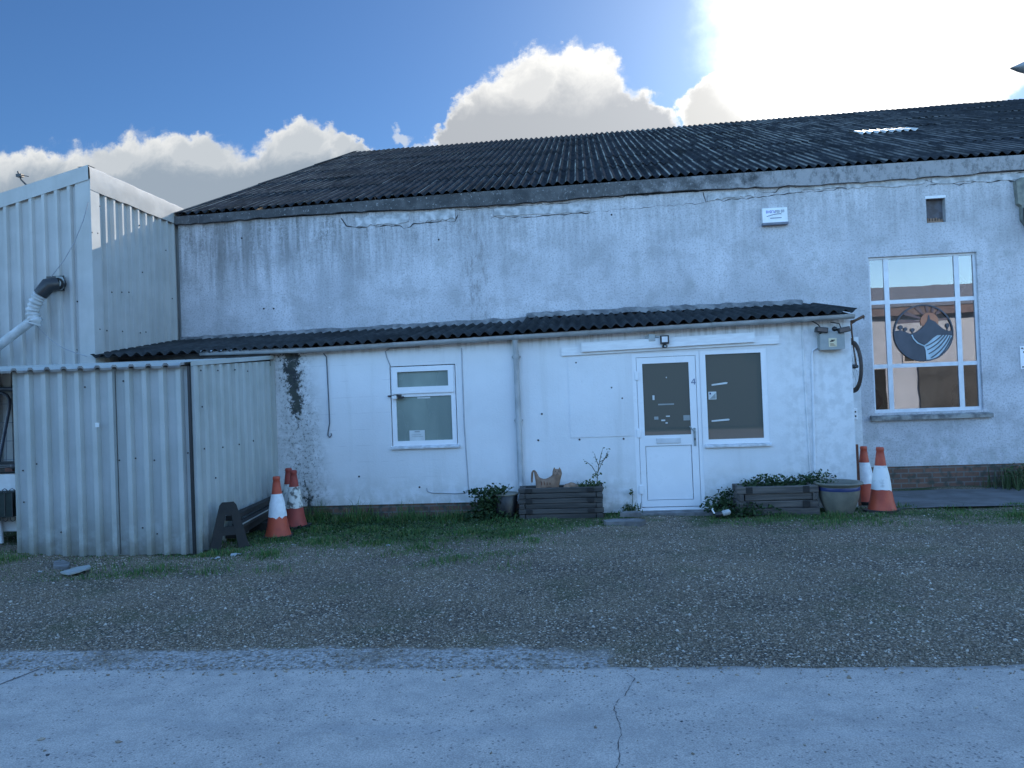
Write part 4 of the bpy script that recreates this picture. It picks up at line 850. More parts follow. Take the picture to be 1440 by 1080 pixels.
b = MB(); p = at(1173.5, 462.5, Y1-.12); b.lathe([(.004, -.034), (.028, -.02), (.036, 0), (.028, .02), (.004, .034)], 12, p); b.build('bell', M_BLACK, el)
b = MB(); b.tube([at(1141, 451, Y1-.12), at(1150, 456, Y1-.1), at(1155, 462, Y1-.1)], .008, 6); b.build('supply_cable', M_BLACK, el)
b = MB(); b.tube([at(1168, 453, Y1-.12), at(1180, 455, Y1-.1), at(1183, 462, Y1-.1)], .008, 6); b.build('supply_cable', M_BLACK, el)

so = MB(); p = at(1201.5, 582, Y2-.07); so.box(p.x-.035, p.x+.03, Y2-.12, Y2-.071, p.z-.085, p.z+.085, bev=.008); so.box(p.x-.012, p.x+.01, Y2-.124, Y2-.119, p.z+.02, p.z+.045, 1); so.box(p.x-.012, p.x+.01, Y2-.124, Y2-.119, p.z-.045, p.z-.02, 1)
tag(so.build('socket_box', [M_UPVC, M_BLACK], loc=p), 'small white outdoor socket on the pilaster by the annexe corner', 'socket')
sg = thing('wall_sign', 'white sign with black marks at the edge of the view on the right wall', 'sign', at(1450, 500, Y2))
a, c_ = at(1434, 487, Y2-.01), at(1485, 517, Y2-.01)
b = MB(); b.box(a.x, c_.x, Y2-.012, Y2-.003, c_.z, a.z); bolts(b, [(a.x+.03, Y2-.012, a.z-.03), (a.x+.03, Y2-.012, c_.z+.03)], (0, -1, 0), 1, .012); b.build('board', [M_UPVC, M_DARKMETAL], sg)
b = MB(); b.box(a.x+.055, a.x+.2, Y2-.015, Y2-.0125, a.z-.055, a.z-.02); b.box(a.x+.045, a.x+.16, Y2-.015, Y2-.0125, a.z-.10, a.z-.075); b.build('print', M_BLACK, sg)
# swan-neck lamp on the right
lp = thing('wall_lamp', 'grey swan neck lamp on a wall bracket, only its shade tip and bracket showing', 'lamp', at(1445, 290, Y2))
p = at(1447, 288, Y2-.04)
b = MB(); b.prism([(p.x-.19, p.z+.36), (p.x-.12, p.z+.40), (p.x+.2, p.z+.42), (p.x+.2, p.z-.55), (p.x-.02, p.z-.38), (p.x-.12, p.z-.22), (p.x-.12, p.z-.02), (p.x-.17, p.z+.02)], Y2-.09, Y2-.002, 'y'); b.build('wall_bracket', mat('grey_green_bracket', (.22, .23, .20), (.13, .14, .13), 7, .8, .4, 30), lp)
b = MB(); b.tube([(p.x-.10, Y2-.10, p.z-.05), (p.x-.10, Y2-.10, p.z-.22), (p.x+.02, Y2-.10, p.z-.42), (p.x+.2, Y2-.10, p.z-.6)], .018, 8); b.build('stay', M_DARKMETAL, lp)
s0 = at(1421.5, 95.5, 11.2); b = MB(); rows = []
for k, (t, hu, hd) in enumerate(((0, .004, .004), (.12, .05, .055), (.3, .13, .10), (.5, .20, .115), (.7, .235, .115), (.9, .2, .1), (1.05, .12, .09))):
    cx = s0.x + t; w = .03+.22*math.sin(min(1, t/1.05)*math.pi*.8)
    rows.append([(cx, 11.2+math.cos(a)*w, s0.z-.002 + (math.sin(a)*hu if math.sin(a) > 0 else math.sin(a)*hd)) for a in np.linspace(0, 2*math.pi, 16, endpoint=False)])
b.grid(rows, 0, True, close=True); b.face(rows[-1]); b.build('shade', mat('grey_lamp_shade', (.24, .26, .28), None, 5, .5), lp)
b = MB(); b.tube([(p.x+.15, Y2-.06, p.z+.3), (p.x+.5, Y2-.2, p.z+1.2), (s0.x+1.5, 11.6, s0.z+.25), (s0.x+1.25, 11.3, s0.z+.12), (s0.x+.95, 11.2, s0.z+.05)], .03, 8); b.build('arm', M_DARKMETAL, lp)

# bicycle hung on the end wall of the lean-to
bk = thing('bicycle', 'rusty old bicycle hung on the end wall of the lean-to, front wheel showing', 'bicycle', (3.56, 10.8, 1.3))
BX = 3.565; FH = Vector((BX, 10.84, at(1199, 515.5, 10.84).z)); RH = FH + Vector((0, .92, .0)); 
def wheel(c_):
    R_ = .335; n = 40
    b = MB(); rows = []
    for k in range(n):
        a = 2*math.pi*k/n; cc = c_ + Vector((0, math.cos(a)*R_, math.sin(a)*R_)); o_ = (cc-c_).normalized()
        rows.append([cc + o_*math.cos(q_)*.024 + Vector((math.sin(q_)*.024, 0, 0)) for q_ in np.linspace(0, 2*math.pi, 8, endpoint=False)])
    b.grid(rows+[rows[0]], 0, True, close=True); w = b.build('wheel', M_RUBBER, bk)
    b = MB(); rows = []
    for k in range(n):
        a = 2*math.pi*k/n; o_ = Vector((0, math.cos(a), math.sin(a))); cc = c_ + o_*(R_-.03); rows.append([cc + o_*u + Vector((v_, 0, 0)) for u, v_ in ((-.01, -.012), (.01, -.012), (.01, .012), (-.01, .012))])
    b.grid(rows+[rows[0]], 0, False, close=True); b.build('rim', M_RUSTY, w)
    b = MB()
    for k in range(20):
        a = 2*math.pi*k/20; o_ = Vector((0, math.cos(a), math.sin(a))); b.tube([c_ + Vector((.025*(-1)**k, 0, 0)) + o_*.018, c_ + o_*(R_-.03)], .0022, 4, caps=False)
    b.build('spokes', M_GREYPL, w)
    b = MB(); b.tube([c_-Vector((.07, 0, 0)), c_+Vector((.07, 0, 0))], .022, 10); b.tube([c_-Vector((.04, 0, 0)), c_+Vector((.04, 0, 0))], .03, 10); b.build('hub', M_DARKMETAL, w)
wheel(FH); wheel(RH)
HT = FH + Vector((0, .12, .42)); HD = HT + Vector((0, .03, .14)); BB = FH + Vector((0, .53, -.06)); ST = FH + Vector((0, .66, .45))
b = MB()
for s_ in (-1, 1): b.tube([FH+Vector((.05*s_, 0, 0)), FH+Vector((.045*s_, .09, .36)), HT+Vector((.02*s_, 0, -.02))], .012, 8)
b.tube([HT-Vector((0, 0, .05)), HD], .02, 8); b.build('fork', M_RUSTY, bk)
b = MB(); b.tube([HT, BB], .017, 8); b.tube([HD-Vector((0, 0, .05)), ST-Vector((0, .02, .05))], .016, 8); b.tube([BB, ST], .016, 8); b.tube([BB, RH], .010, 8); b.tube([ST-Vector((0, 0, .06)), RH], .009, 8); b.build('frame', M_RUSTY, bk)
b = MB(); hb = [at(*p, 10.6) for p in ((1191, 455), (1197, 452), (1203, 450.5), (1209, 447.5), (1215, 444.5))]
b.tube([HD, Vector((BX-.02, 10.62, hb[1].z)), *hb[1:]], [.014, .014, .02, .018, .020, .022], 8); b.tube([hb[1], hb[1]+Vector((.0, 0, -.12)), Vector((BX-.05, 10.63, hb[1].z-.25))], .012, 8); b.tube([hb[3], hb[3]+Vector((.05, -.02, .02)), hb[4]+Vector((-.01, -.02, -.045))], .008, 6); b.build('handlebar', M_RUSTY, bk)
b = MB(); b.tube([ST, ST+Vector((0, .02, .1))], .013, 8); b.box(BX-.06, BX+.06, ST.y-.12, ST.y+.15, ST.z+.1, ST.z+.15, bev=.02); b.build('saddle', M_RUBBER, bk)

# ------------------------------------------------------------------ cones
CONES = 'old orange traffic cones by the walls'
def make_cone(name_mats, label, notch=None):
    o_m, s_m = name_mats
    t = thing('traffic_cone', label, 'traffic cone', (0, 0, 0), CONES)
    b = MB(); b.prism([(-.17, -.12), (-.12, -.17), (.12, -.17), (.17, -.12), (.17, .12), (.12, .17), (-.12, .17), (-.17, .12)], 0, .035, 'z'); b.build('base', M_BLACK, t)
    b = MB(); b.lathe([(.158, .03), (.15, .05), (.128, .14), (.108, .26), (.09, .40), (.06, .55), (.046, .66), (.040, .70), (.044, .705), (.044, .735), (.036, .745)], 28); b.build('body', o_m, t)
    b = MB(); n = 28; prof = [(.262, .1115), (.33, .1025), (.42, .0905), (.535, .0655)]
    rows = []
    for i, (zz, r) in enumerate(prof):
        rows.append([(r*math.cos(2*math.pi*k/n), r*math.sin(2*math.pi*k/n), zz - (.055*max(0, 1-abs((k-notch) % n - 2)/2.5) if i == 0 and notch is not None else 0) + (.003*math.sin(k*1.3) if i == 0 else 0)) for k in range(n)])
    b.grid(rows, 0, True, close=True); b.build('reflective_sleeve', s_m, t); return t
c1 = make_cone((M_ORANGE, M_SLEEVE), 'traffic cone with a torn white sleeve, foremost by the steel shed', 20)
c1.location = (-3.83, 9.05, 0); c1.rotation_euler = (0, 0, .3)
c2 = make_cone((M_ORANGE2, M_SLEEVED), 'traffic cone with a blotchy dirty sleeve beside the torn-sleeve cone by the shed')
c2.location = (-3.88, 9.72, .01); c2.rotation_euler = (.02, -.02, 1.2)
c3 = dup(c2, (-4.03, 9.93, .02), 2.1, 'traffic cone almost hidden behind the dirty one, only its dark red tip showing')
c4 = dup(c1, (3.56, 9.98, 0), .9, 'traffic cone standing foremost at the annexe corner beside the blue-banded pot', 1.08); c4.rotation_euler = (0, .02, .9)
for ch in c4.children:
    if ch.name.startswith('reflective'): ch.data = ch.data.copy(); ch.data.materials[0] = mat('scuffed_reflective_sleeve', (.68, .70, .70), (.40, .42, .42), 9, .5, lo=.52, hi=.72)
c5 = dup(c1, (3.63, 10.75, 0), 2.4, 'traffic cone tucked behind another cone against the annexe end wall', 1.02)
b = MB(); p = at(1206.5, 690, 10.55); t_ = at(1203.5, 625, 10.55); b.prism([(p.x-.035, 0.0), (p.x+.035, 0.0), (t_.x+.03, t_.z), (t_.x-.02, t_.z+.0)], 10.55, 10.575, 'y'); tag(b.build('leaning_board', M_RUST, loc=(p.x, 10.55, 0)), 'narrow reddish brown board propped upright at the annexe corner behind the cones', 'board')

# ------------------------------------------------------------------ timber A and planks by the shed
b = MB(); A0, A1 = atz(296, 776), atz(350, 770)
base = (A0+A1)/2; wd = (A1-A0).length/2
def apt(u, w): return (u*wd, w)
hA = .535; tA = .085
for s_ in (-1, 1):
    b.prism([(s_*wd*1.06, 0), (s_*wd*.48, 0), (s_*.005+s_*.028, hA*.70), (s_*.005+s_*.028, hA), (s_*wd*.30, hA), (s_*wd*.44, hA*.93)], 0, tA, 'y')
b.prism([(-.034, hA*.72), (.034, hA*.72), (.034, hA-.001), (-.034, hA-.001)], .002, tA-.002, 'y'); b.prism([(-wd*.55, hA*.30), (wd*.55, hA*.30), (wd*.40, hA*.48), (-wd*.40, hA*.48)], .006, tA-.006, 'y')
ao = b.build('trestle', M_BLKWOOD); ao.location = (base.x, base.y, 0); ao.rotation_euler = (-.10, 0, math.atan2((A1-A0).y, (A1-A0).x)); tag(ao, 'dark timber A-shaped trestle standing in the grass by the steel shed corner', 'trestle')
for k, (p, q_, r_, lb) in enumerate((((-4.28, 8.75, .10), (-4.22, 10.30, .30), .045, 'dark timber plank on the ground against the shed side, lowest of three'), ((-4.20, 8.72, .20), (-4.15, 10.30, .34), .03, 'dark narrow plank with a pale worn edge lying in the middle of the shed-side timber'), ((-4.27, 8.70, .30), (-4.2, 10.30, .40), .03, 'dark timber plank on top of the timber stacked along the shed side'))):
    b = MB(); p, q_ = Vector(p), Vector(q_); t = (q_-p).normalized(); a = t.cross(Vector((0, 0, 1))).normalized(); c_ = a.cross(t)
    rows = [[e + a*u*r_*1.6 + c_*v_*r_ for u, v_ in ((-1, -1), (1, -1), (1, 1), (-1, 1))] for e in (p, q_)]
    b.grid(rows, 0, False, close=True); b.face(rows[0]); b.face(rows[1])
    if k == 1: b.grid([[p + a*r_*1.62 + c_*r_*.2, p + a*r_*1.62 + c_*r_*.75], [q_ + a*r_*1.62 + c_*r_*.2, q_ + a*r_*1.62 + c_*r_*.75]], 1, False)
    tag(b.build('timber_plank', [M_BLKWOOD, M_GREYPL], loc=p), lb, 'plank', 'dark planks along the shed side')
b = MB(); b.box(-4.36, -4.08, 9.4, 10.36, -.02, .13); tag(b.build('timber_block', M_BLKWOOD, loc=(-4.2, 9.9, 0)), 'low black timber block under the planks in the corner behind the cones', 'timber block')

# ------------------------------------------------------------------ plants helpers
def leafcloud(b, centre, rad, count, size, flat=.5, mi=0, zmin=None):
    for _ in range(count):
        d = Vector((random.gauss(0, .55), random.gauss(0, .55), random.gauss(0, .55)))
        if d.length > 1.25: d *= 1.25/d.length
        p = Vector(centre) + Vector((d.x*rad[0], d.y*rad[1], d.z*rad[2]))
        if zmin is not None and p.z < zmin: continue
        leaf(b, p, size*random.uniform(.5, 1.3), mi)
def leaf(b, p, s_, mi=0, ax=None):
    a = ax or Vector((random.uniform(-1, 1), random.uniform(-1, 1), random.uniform(-.4, .8))).normalized(); n = a.cross(Vector((random.uniform(-1, 1), random.uniform(-1, 1), random.uniform(-1, 1)))).normalized()
    i = len(b.v); b.v += [tuple(p-a*s_*.5), tuple(p+n*s_*.28+a*.05*s_), tuple(p+a*s_*.5), tuple(p-n*s_*.28+a*.05*s_)]
    b.f.append((i, i+1, i+2, i+3)); b.mi.append(mi); b.sm.append(False)
def blade(b, p, h, lean, w, mi=0):
    d = Vector((math.cos(lean[0]), math.sin(lean[0]), 0)); sd = Vector((-d.y, d.x, 0))*w
    m_ = p + Vector((0, 0, h*.6)) + d*lean[1]*h*.35; t_ = p + Vector((0, 0, h*(1-.3*lean[1]))) + d*lean[1]*h
    i = len(b.v); b.v += [tuple(p-sd), tuple(p+sd), tuple(m_+sd*.7), tuple(m_-sd*.7), tuple(t_)]
    b.f += [(i, i+1, i+2, i+3), (i+3, i+2, i+4)]; b.mi += [mi, mi]; b.sm += [False, False]

# ------------------------------------------------------------------ planters
def sleeper_planter(name, label, x0, x1, y0, y1, hgt, courses, m, jit=.006):
    t = thing(name, label, 'planter', ((x0+x1)/2, (y0+y1)/2, 0)); ch = hgt/courses
    for k in range(courses):
        b = MB(); za, zb = k*ch+.002, (k+1)*ch-.004; e = .09; th = .075; o = k % 2
        def j(): return random.uniform(-jit, jit)
        for (ya, yb) in ((y0, y0+th), (y1-th, y1)):
            b.box(x0+(0 if o else e)+j(), x1-(0 if o else e)+j(), ya+j(), yb+j(), za+j()*.3, zb+j()*.3, bev=.008)
        for (xa, xb) in ((x0+.012, x0+e-.004), (x1-e+.004, x1-.012)):
            ya, yb = (y0+th+.004, y1-th-.004) if o else (y0-.012, y1+.0)
            b.box(xa+j(), xb+j(), ya, yb, za, zb, bev=.006)
        if o:
            for xe in (x0+.10, x1-.20): b.box(xe, xe+.085, y0-.016, y0+.03, za+.004, zb-.002, 1, bev=.005)
        b.build('course', [m, M_BLKWOOD], t)
    b = MB(); b.box(x0+.08, x1-.08, y0+.06, y1-.06, .02, hgt-.05); b.build('soil', M_SOIL, t)
    return t
sleeper_planter('timber_planter', 'dark log-cabin timber planter holding the terracotta cat, left of the door', -.975, .125, 9.98, 10.34, .405, 6, M_WOOD)
t2 = sleeper_planter('timber_planter', 'split grey sleeper planter overflowing with ivy, right of the door', 1.80, 2.79, 9.90, 10.30, .365, 4, M_WOOD2, .014)
b = MB()                                              # ivy in the right planter
leafcloud(b, (2.28, 10.1, .37), (.26, .16, .10), 420, .055, zmin=.3); leafcloud(b, (2.66, 10.12, .37), (.2, .16, .09), 240, .055, zmin=.3); leafcloud(b, (2.92, 10.25, .40), (.2, .12, .09), 220, .05); leafcloud(b, (2.0, 10.12, .35), (.16, .14, .06), 120, .05, zmin=.3)
for k in range(14): b.tube([(2.2+random.uniform(-.3, .6), 10.1, .3), (2.2+random.uniform(-.3, .7), 10.1+random.uniform(-.1, .1), .45)], .003, 4)
tag(b.build('ivy', M_LEAF, loc=(2.4, 10.1, .33)), 'dark green ivy clump spilling along the top of the grey planter', 'plant')
b = MB(); leafcloud(b, (1.62, 10.15, .09), (.20, .18, .13), 420, .06, zmin=.0); leafcloud(b, (1.88, 9.84, .06), (.34, .10, .09), 360, .055, zmin=.0); leafcloud(b, (1.72, 10.3, .2), (.1, .08, .10), 150, .05, zmin=0)
tag(b.build('creeping_weed', M_LEAF, loc=(1.7, 10.0, 0)), 'low dark weed spreading on the ground between door and grey planter', 'plant')
b = MB(); leafcloud(b, (-.02, 10.14, .40), (.16, .13, .06), 160, .05, zmin=.34)
for k in range(90): blade(b, Vector((random.uniform(-.25, .08), random.uniform(10.02, 10.28), .36)), random.uniform(.05, .13), (random.uniform(0, 6.28), random.uniform(.2, .9)), .004)
tag(b.build('weed_tuft', M_LEAF2, loc=(-.05, 10.14, .36)), 'small weed tuft growing in the dark timber planter', 'plant')
sr = thing('sapling', 'thin spindly sapling with few leaves rising from the dark timber planter', 'plant', (.03, 10.15, .36))
b = MB(); bl = MB(); P_ = lambda px, py: at(px, py, 10.15)
stems = [[(839, 688), (840, 670), (842, 655), (845, 640), (848, 630)], [(841, 664), (846, 652), (852, 642), (855, 634)], [(842, 655), (838, 646), (836, 638)], [(840, 668), (832, 655), (824, 649)], [(840, 672), (836, 668)], [(843, 650), (850, 646), (855, 638)]]
for st in stems:
    pts = [P_(*p) + Vector((0, random.uniform(-.04, .04), 0)) for p in st]; b.tube(pts, [.005]*(len(pts)-1)+[.002], 5)
    for k in range(1, len(pts)):
        for q_ in range(3): leaf(bl, pts[k] + Vector((random.uniform(-.03, .03), random.uniform(-.03, .03), random.uniform(-.03, .03))), random.uniform(.02, .045))
for p in ((836, 669), (838, 667), (843, 667), (845, 666), (834, 671), (840, 664)): leaf(bl, P_(*p), .06)
b.build('stem', M_STEM, sr); bl.build('foliage', M_LEAF2, sr)

# terracotta cat
def skinned(name, pts, edges, radii, m, parent=None, root=0, sub=2):
    me = bpy.data.meshes.new(name); o0 = Vector(ORIG[parent.name]) if parent else Vector((0, 0, 0)); me.from_pydata([tuple(Vector(p)-o0) for p in pts], edges, [])
    o = bpy.data.objects.new(name, me); COL.objects.link(o); me.materials.append(m)
    if parent: o.parent = parent
    o.modifiers.new('skin', 'SKIN'); o.modifiers['skin'].use_smooth_shade = True
    if not me.skin_vertices: 
        bm = bmesh.new(); bm.from_mesh(me); bm.verts.layers.skin.verify(); bm.to_mesh(me); bm.free()
    for k, r_ in enumerate(radii):
        r_ = r_ if isinstance(r_, tuple) else (r_, r_); me.skin_vertices[0].data[k].radius = r_; me.skin_vertices[0].data[k].use_root = (k == root)
    sb = o.modifiers.new('subdivision', 'SUBSURF'); sb.levels = sub; sb.render_levels = sub; return o
def C(px, py, dy_=0): return at(px, py, 10.13+dy_)
ct = thing('cat_ornament', 'terracotta cat ornament with raised hooked tail standing in the dark planter', 'ornament', C(768, 689))
pts = [C(759, 681), C(768, 680.5), C(778, 677), C(783, 671), C(783.5, 664.5), C(784, 662.5, -.03), C(755.5, 673), C(753, 664.5), C(750.8, 661.2), C(748.6, 664), C(748, 673), C(748, 679), C(758, 692, -.02), C(763, 692, .03), C(779, 692, -.02), C(783, 692, .03)]
skinned('body', pts, [(0, 1), (1, 2), (2, 3), (3, 4), (4, 5), (0, 6), (6, 7), (7, 8), (8, 9), (9, 10), (10, 11), (0, 12), (0, 13), (2, 14), (2, 15)], [.066, .062, .068, .060, .074, .058, .032, .022, .018, .017, .016, .013, .03, .03, .03, .03], M_TERRA, ct)
for px in (779.6, 787.0):
    b = MB(); p = C(px, 660.6); b.lathe([(.026, -.022), (.017, .010), (.003, .036)], 8, p + Vector((.0, 0, -.005))); b.build('ear', M_TERRA, ct)
b = MB()
for px in (781.3, 786.0): b.lathe([(.002, -.007), (.008, 0), (.002, .007)], 8, C(px, 662.6, -.060))
b.lathe([(.002, -.006), (.007, 0), (.002, .006)], 8, C(783.8, 665.4, -.088)); b.tube([C(782, 667.5, -.073), C(783.8, 667.0, -.080), C(785.6, 667.5, -.073)], .0025, 5)
b.build('face', M_BLACK, ct)
b = MB()
for k, px in enumerate((761, 765, 769, 773)): b.tube([C(px, 676.5, -.045), C(px+.6, 680, -.064), C(px+.4, 684, -.05)], .006, 6)
b.build('stripes', M_RUST, ct)
cc = thing('curled_ornament', 'low terracotta curled animal ornament half buried in the dark planter', 'ornament', C(803, 689))
pts = [C(797, 686), C(803, 683), C(809, 684.5), C(815, 688), C(796, 684, -.05)]
skinned('body', pts, [(0, 1), (1, 2), (2, 3), (0, 4)], [.045, .06, .05, .03, .035], M_TERRA, cc)

# pots
pt = thing('glazed_pot', 'round stoneware pot with a blue band and wide rim next to the cones', 'pot', (3.05, 9.98, 0)); PC = (3.05, 9.98, 0)
b = MB(); b.lathe([(.155, 0), (.165, .02), (.20, .10), (.232, .20), (.245, .29)], 36, PC); b.lathe([(.246, .335), (.250, .352), (.285, .365), (.288, .385), (.278, .392), (.24, .385), (.235, .34)], 36, PC); b.build('body', M_POT, pt)
b = MB(); b.lathe([(.2455, .29), (.249, .30), (.249, .328), (.2465, .335)], 36, PC); b.build('blue_band', M_POTBLUE, pt)
b = MB(); b.lathe([(.0, .33), (.24, .335)], 24, PC); b.build('soil', mat('wet_soil', (.05, .06, .05), None, 9, .5), pt)
bp = thing('plastic_tub', 'dark plastic plant tub with a pale rim beside the downpipe', 'tub', (-1.16, 10.10, 0)); PC = (-1.16, 10.10, 0)
b = MB(); b.lathe([(.12, 0), (.175, .32), (.17, .325), (.16, .30), (.01, .29)], 28, PC); b.build('body', M_BLACK, bp)
b = MB(); b.lathe([(.178, .318), (.185, .325), (.185, .337), (.172, .34), (.168, .325)], 28, PC); b.build('rim', M_POT, bp)
b = MB(); leafcloud(b, (-1.38, 10.05, .20), (.18, .16, .13), 520, .06, zmin=0); leafcloud(b, (-1.28, 10.0, .36), (.13, .12, .10), 240, .055); leafcloud(b, (-1.52, 10.15, .36), (.15, .08, .035), 130, .05); leafcloud(b, (-1.38, 10.02, .07), (.3, .15, .06), 420, .06, zmin=0)
for k in range(16):
    a = random.uniform(0, 6.28); q_ = Vector((-1.33+math.cos(a)*.3, 10.05+math.sin(a)*.18, random.uniform(.25, .46))); b.tube([(-1.3, 10.08, .25), q_], .003, 4)
    for s_ in np.linspace(.3, 1, 7): leaf(b, Vector((-1.3, 10.08, .25)).lerp(q_, s_) + Vector((0, 0, random.uniform(-.01, .02))), .05)
tag(b.build('bush', M_LEAF, loc=(-1.35, 10.05, 0)), 'dark leafy bush growing from the plastic tub beside the downpipe', 'bush')
# weeds by the right wall
b = MB()
for k in range(300): blade(b, Vector((6.15+random.gauss(0, .22), 11.75+random.gauss(0, .12), 0)), random.uniform(.12, .42), (random.uniform(0, 6.28), random.uniform(.2, .8)), .006)
leafcloud(b, (6.25, 11.8, .2), (.3, .15, .16), 300, .06, zmin=0)
tag(b.build('weed_clump', M_LEAF2, loc=(6.2, 11.75, 0)), 'straggly tall weeds against the brick plinth at the right wall', 'plant')
b = MB(); b.tube([(6.3, 11.68, 0), (6.33, 11.7, .35), (6.34, 11.7, .62)], .006, 5)
for k in range(26): leaf(b, Vector((6.33+random.gauss(0, .05), 11.7+random.gauss(0, .04), random.uniform(.25, .68))), .07)
tag(b.build('leafy_weed', M_LEAF, loc=(6.33, 11.7, 0)), 'single upright weed with dark leaves before the right-hand plinth', 'plant')
b = MB()
for k in range(50): blade(b, Vector((.50+random.gauss(0, .06), 10.3+random.gauss(0, .05), 0)), random.uniform(.05, .2), (random.uniform(0, 6.28), random.uniform(.2, .9)), .006)
leafcloud(b, (.48, 10.28, .06), (.1, .08, .05), 70, .045, zmin=0); b.tube([(.5, 10.34, 0), (.52, 10.35, .2), (.515, 10.34, .33)], .004, 5); leafcloud(b, (.515, 10.33, .27), (.03, .03, .06), 12, .05)
tag(b.build('door_weed', M_LEAF2, loc=(.5, 10.3, 0)), 'small weed sprouting at the left foot of the white door', 'plant')

# ------------------------------------------------------------------ litter and slabs
b = MB(); p = atz(878, 738); pts = [(-.22, -.09), (.20, -.13), (.26, .02), (.16, .13), (-.1, .14), (-.25, .05)]; b.prism([(p.x+u, p.y+w) for u, w in pts], 0, .055, 'z'); tag(b.build('broken_slab', M_SLAB, loc=p), 'broken flat grey slab lying in front of the dark planter corner', 'slab')
b = MB(); p = atz(880, 731); pts = [(-.12, -.05), (.13, -.07), (.15, .05), (-.06, .07)]; b.prism([(p.x+u+.05, p.y+w) for u, w in pts], .045, .10, 'z'); tag(b.build('rubble_lump', M_SLAB, loc=p), 'small lump of rubble resting behind the broken slab', 'rubble')
M_BOT = mat('dull_white_plastic', (.42, .44, .45), (.30, .32, .32), 14, .5)
bt = thing('plastic_bottle', 'crushed white plastic bottle with a black end lying by the ivy', 'bottle', atz(1018, 724))
p0, p1 = at(1007, 723.5, 9.72), at(1027, 717, 9.74); p0.z = .05; p1.z = max(p1.z, .05)
p1 = Vector((p1.x, p1.y, .085))
b = MB(); b.tube([p0.lerp(p1, t) for t in (.42, .5, .8, .92, 1)], [.026, .038, .036, .034, .016], 12); b.build('body', M_BOT, bt)
b = MB(); b.tube([p0.lerp(p1, t) for t in (-.05, .05, .3, .42)], [.024, .034, .035, .026], 10); b.build('black_end', M_BLACK, bt)
b = MB(); b.tube([p0+Vector((-.02, 0, .02)), p0+Vector((-.045, 0, .07)), p0+Vector((-.035, 0, .085))], .011, 6); b.build('spout', M_WHITEPL, bt)
ws = [atz(*p) for p in ((85, 809), (96, 812), (112, 808), (128, 802), (126, 799), (108, 802), (95, 806))]
b = MB(); b.prism([(p.x, p.y) for p in ws], .02, .036, 'z'); tag(b.build('white_offcut', M_GREYPL, loc=ws[0]), 'long white offcut lying flat on the gravel before the steel shed', 'offcut')
ws = [atz(*p) for p in ((75, 800), (95, 802), (99, 795), (86, 790), (76, 793))]
b = MB(); b.prism([(p.x, p.y) for p in ws], .0, .03, 'z'); tag(b.build('flat_stone', M_SLAB, loc=ws[0]), 'flat grey stone lying behind the long white offcut', 'stone')
for (px, py, s_, lb, nm) in ((47, 783, .035, 'crumpled pale scrap on gravel at the steel shed left corner', 'paper_scrap'), (57, 806, .03, 'thin pale scrap on the gravel left of the long white offcut', 'paper_scrap'), (303, 788, .05, 'curled white leaf-like scrap in the grass before the A trestle', 'paper_scrap'), (332, 783, .06, 'longest white scrap at the grass edge right of the A trestle', 'paper_scrap'), (414, 769, .03, 'pale scrap in the grass in front of the dirty traffic cone', 'paper_scrap'), (546, 769, .03, 'upright white scrap on the grass below the small window', 'paper_scrap')):
    p = atz(px, py); b = MB(); n = 7
    rows = [[(p.x+(u/6-.5)*s_*1.6, p.y+(w/3-.5)*s_*1.2, .012+random.uniform(0, s_*.5)) for u in range(n)] for w in range(4)]
    b.grid(rows, 0, False); b.grid([[(a, c_, d_-.004) for a, c_, d_ in r_] for r_ in rows], 0, False); tag(b.build(nm, M_GREYPL, loc=p), lb, 'scrap', 'pale scraps of litter on the ground')

# ------------------------------------------------------------------ things in the gap left of the shed
fp = thing('mesh_fence_panel', 'galvanised temporary fence panel leaning in the gap left of the shed', 'fence', (-7.2, 9.7, 0))
b = MB(); P_ = lambda px, py: at(px, py, 9.72)
b.tube([P_(-160, 556), P_(4, 553), P_(10, 556), P_(13.5, 562), P_(13, 575), P_(2, 632), P_(-10, 690), P_(-14, 760)], .022, 10); b.build('tube_frame', M_BLUE, fp)
b = MB(); b.tube([at(-160, 548, 9.8), at(30, 547, 9.8)], .03, 8); b.build('rail', M_BLUE, fp)
b = MB()
for k in range(11): b.tube([P_(-80+k*10, 556), P_(-80+k*10-2, 750)], .0035, 4)
for k in range(7): b.tube([P_(-140, 570+k*26), P_(22, 568+k*26)], .0035, 4)
b.build('wire_mesh', M_BLUE, fp)
gc = MB(); a, c_ = at(-60, 668, 9.0), at(30, 735, 9.0); gc.box(a.x, c_.x, 9.0, 9.5, .15, a.z, 0, bev=.02); gc.box(a.x-.02, c_.x+.02, 8.97, 9.52, a.z+.002, a.z+.12, 1, bev=.02)
for sx in (a.x+.05, c_.x-.1): gc.box(sx, sx+.06, 9.05, 9.45, 0, .15, 0)
tag(gc.build('chest', [M_WHITEPL, M_BLACK], loc=(a.x, 9.0, 0)), 'white storage chest with a dark lid in the gap left of the shed', 'chest')
tr = thing('wire_trough', 'dark green trough planter with curled wire edging left of the shed', 'planter', at(5, 727, 8.75))
a, c_ = at(-60, 694, 8.75), at(24, 726, 8.75)
b = MB(); b.prism([(a.x, a.z), (c_.x, a.z), (c_.x-.02, c_.z), (a.x+.02, c_.z)], 8.7, 8.95, 'y'); b.build('liner', mat('dark_green_liner', (.03, .045, .04), None, 6, .8), tr)
b = MB()
for k in range(9):
    xx = a.x + (c_.x-a.x)*k/8; b.tube([(xx, 8.68, c_.z), (xx, 8.68, a.z+.01)], .006, 5)
    for zz, sg_ in ((a.z, 1), (c_.z, -1)): b.tube([(xx-.035, 8.68, zz), (xx-.03, 8.68, zz+.035*sg_), (xx, 8.68, zz+.05*sg_), (xx+.03, 8.68, zz+.035*sg_), (xx+.035, 8.68, zz)], .005, 5)
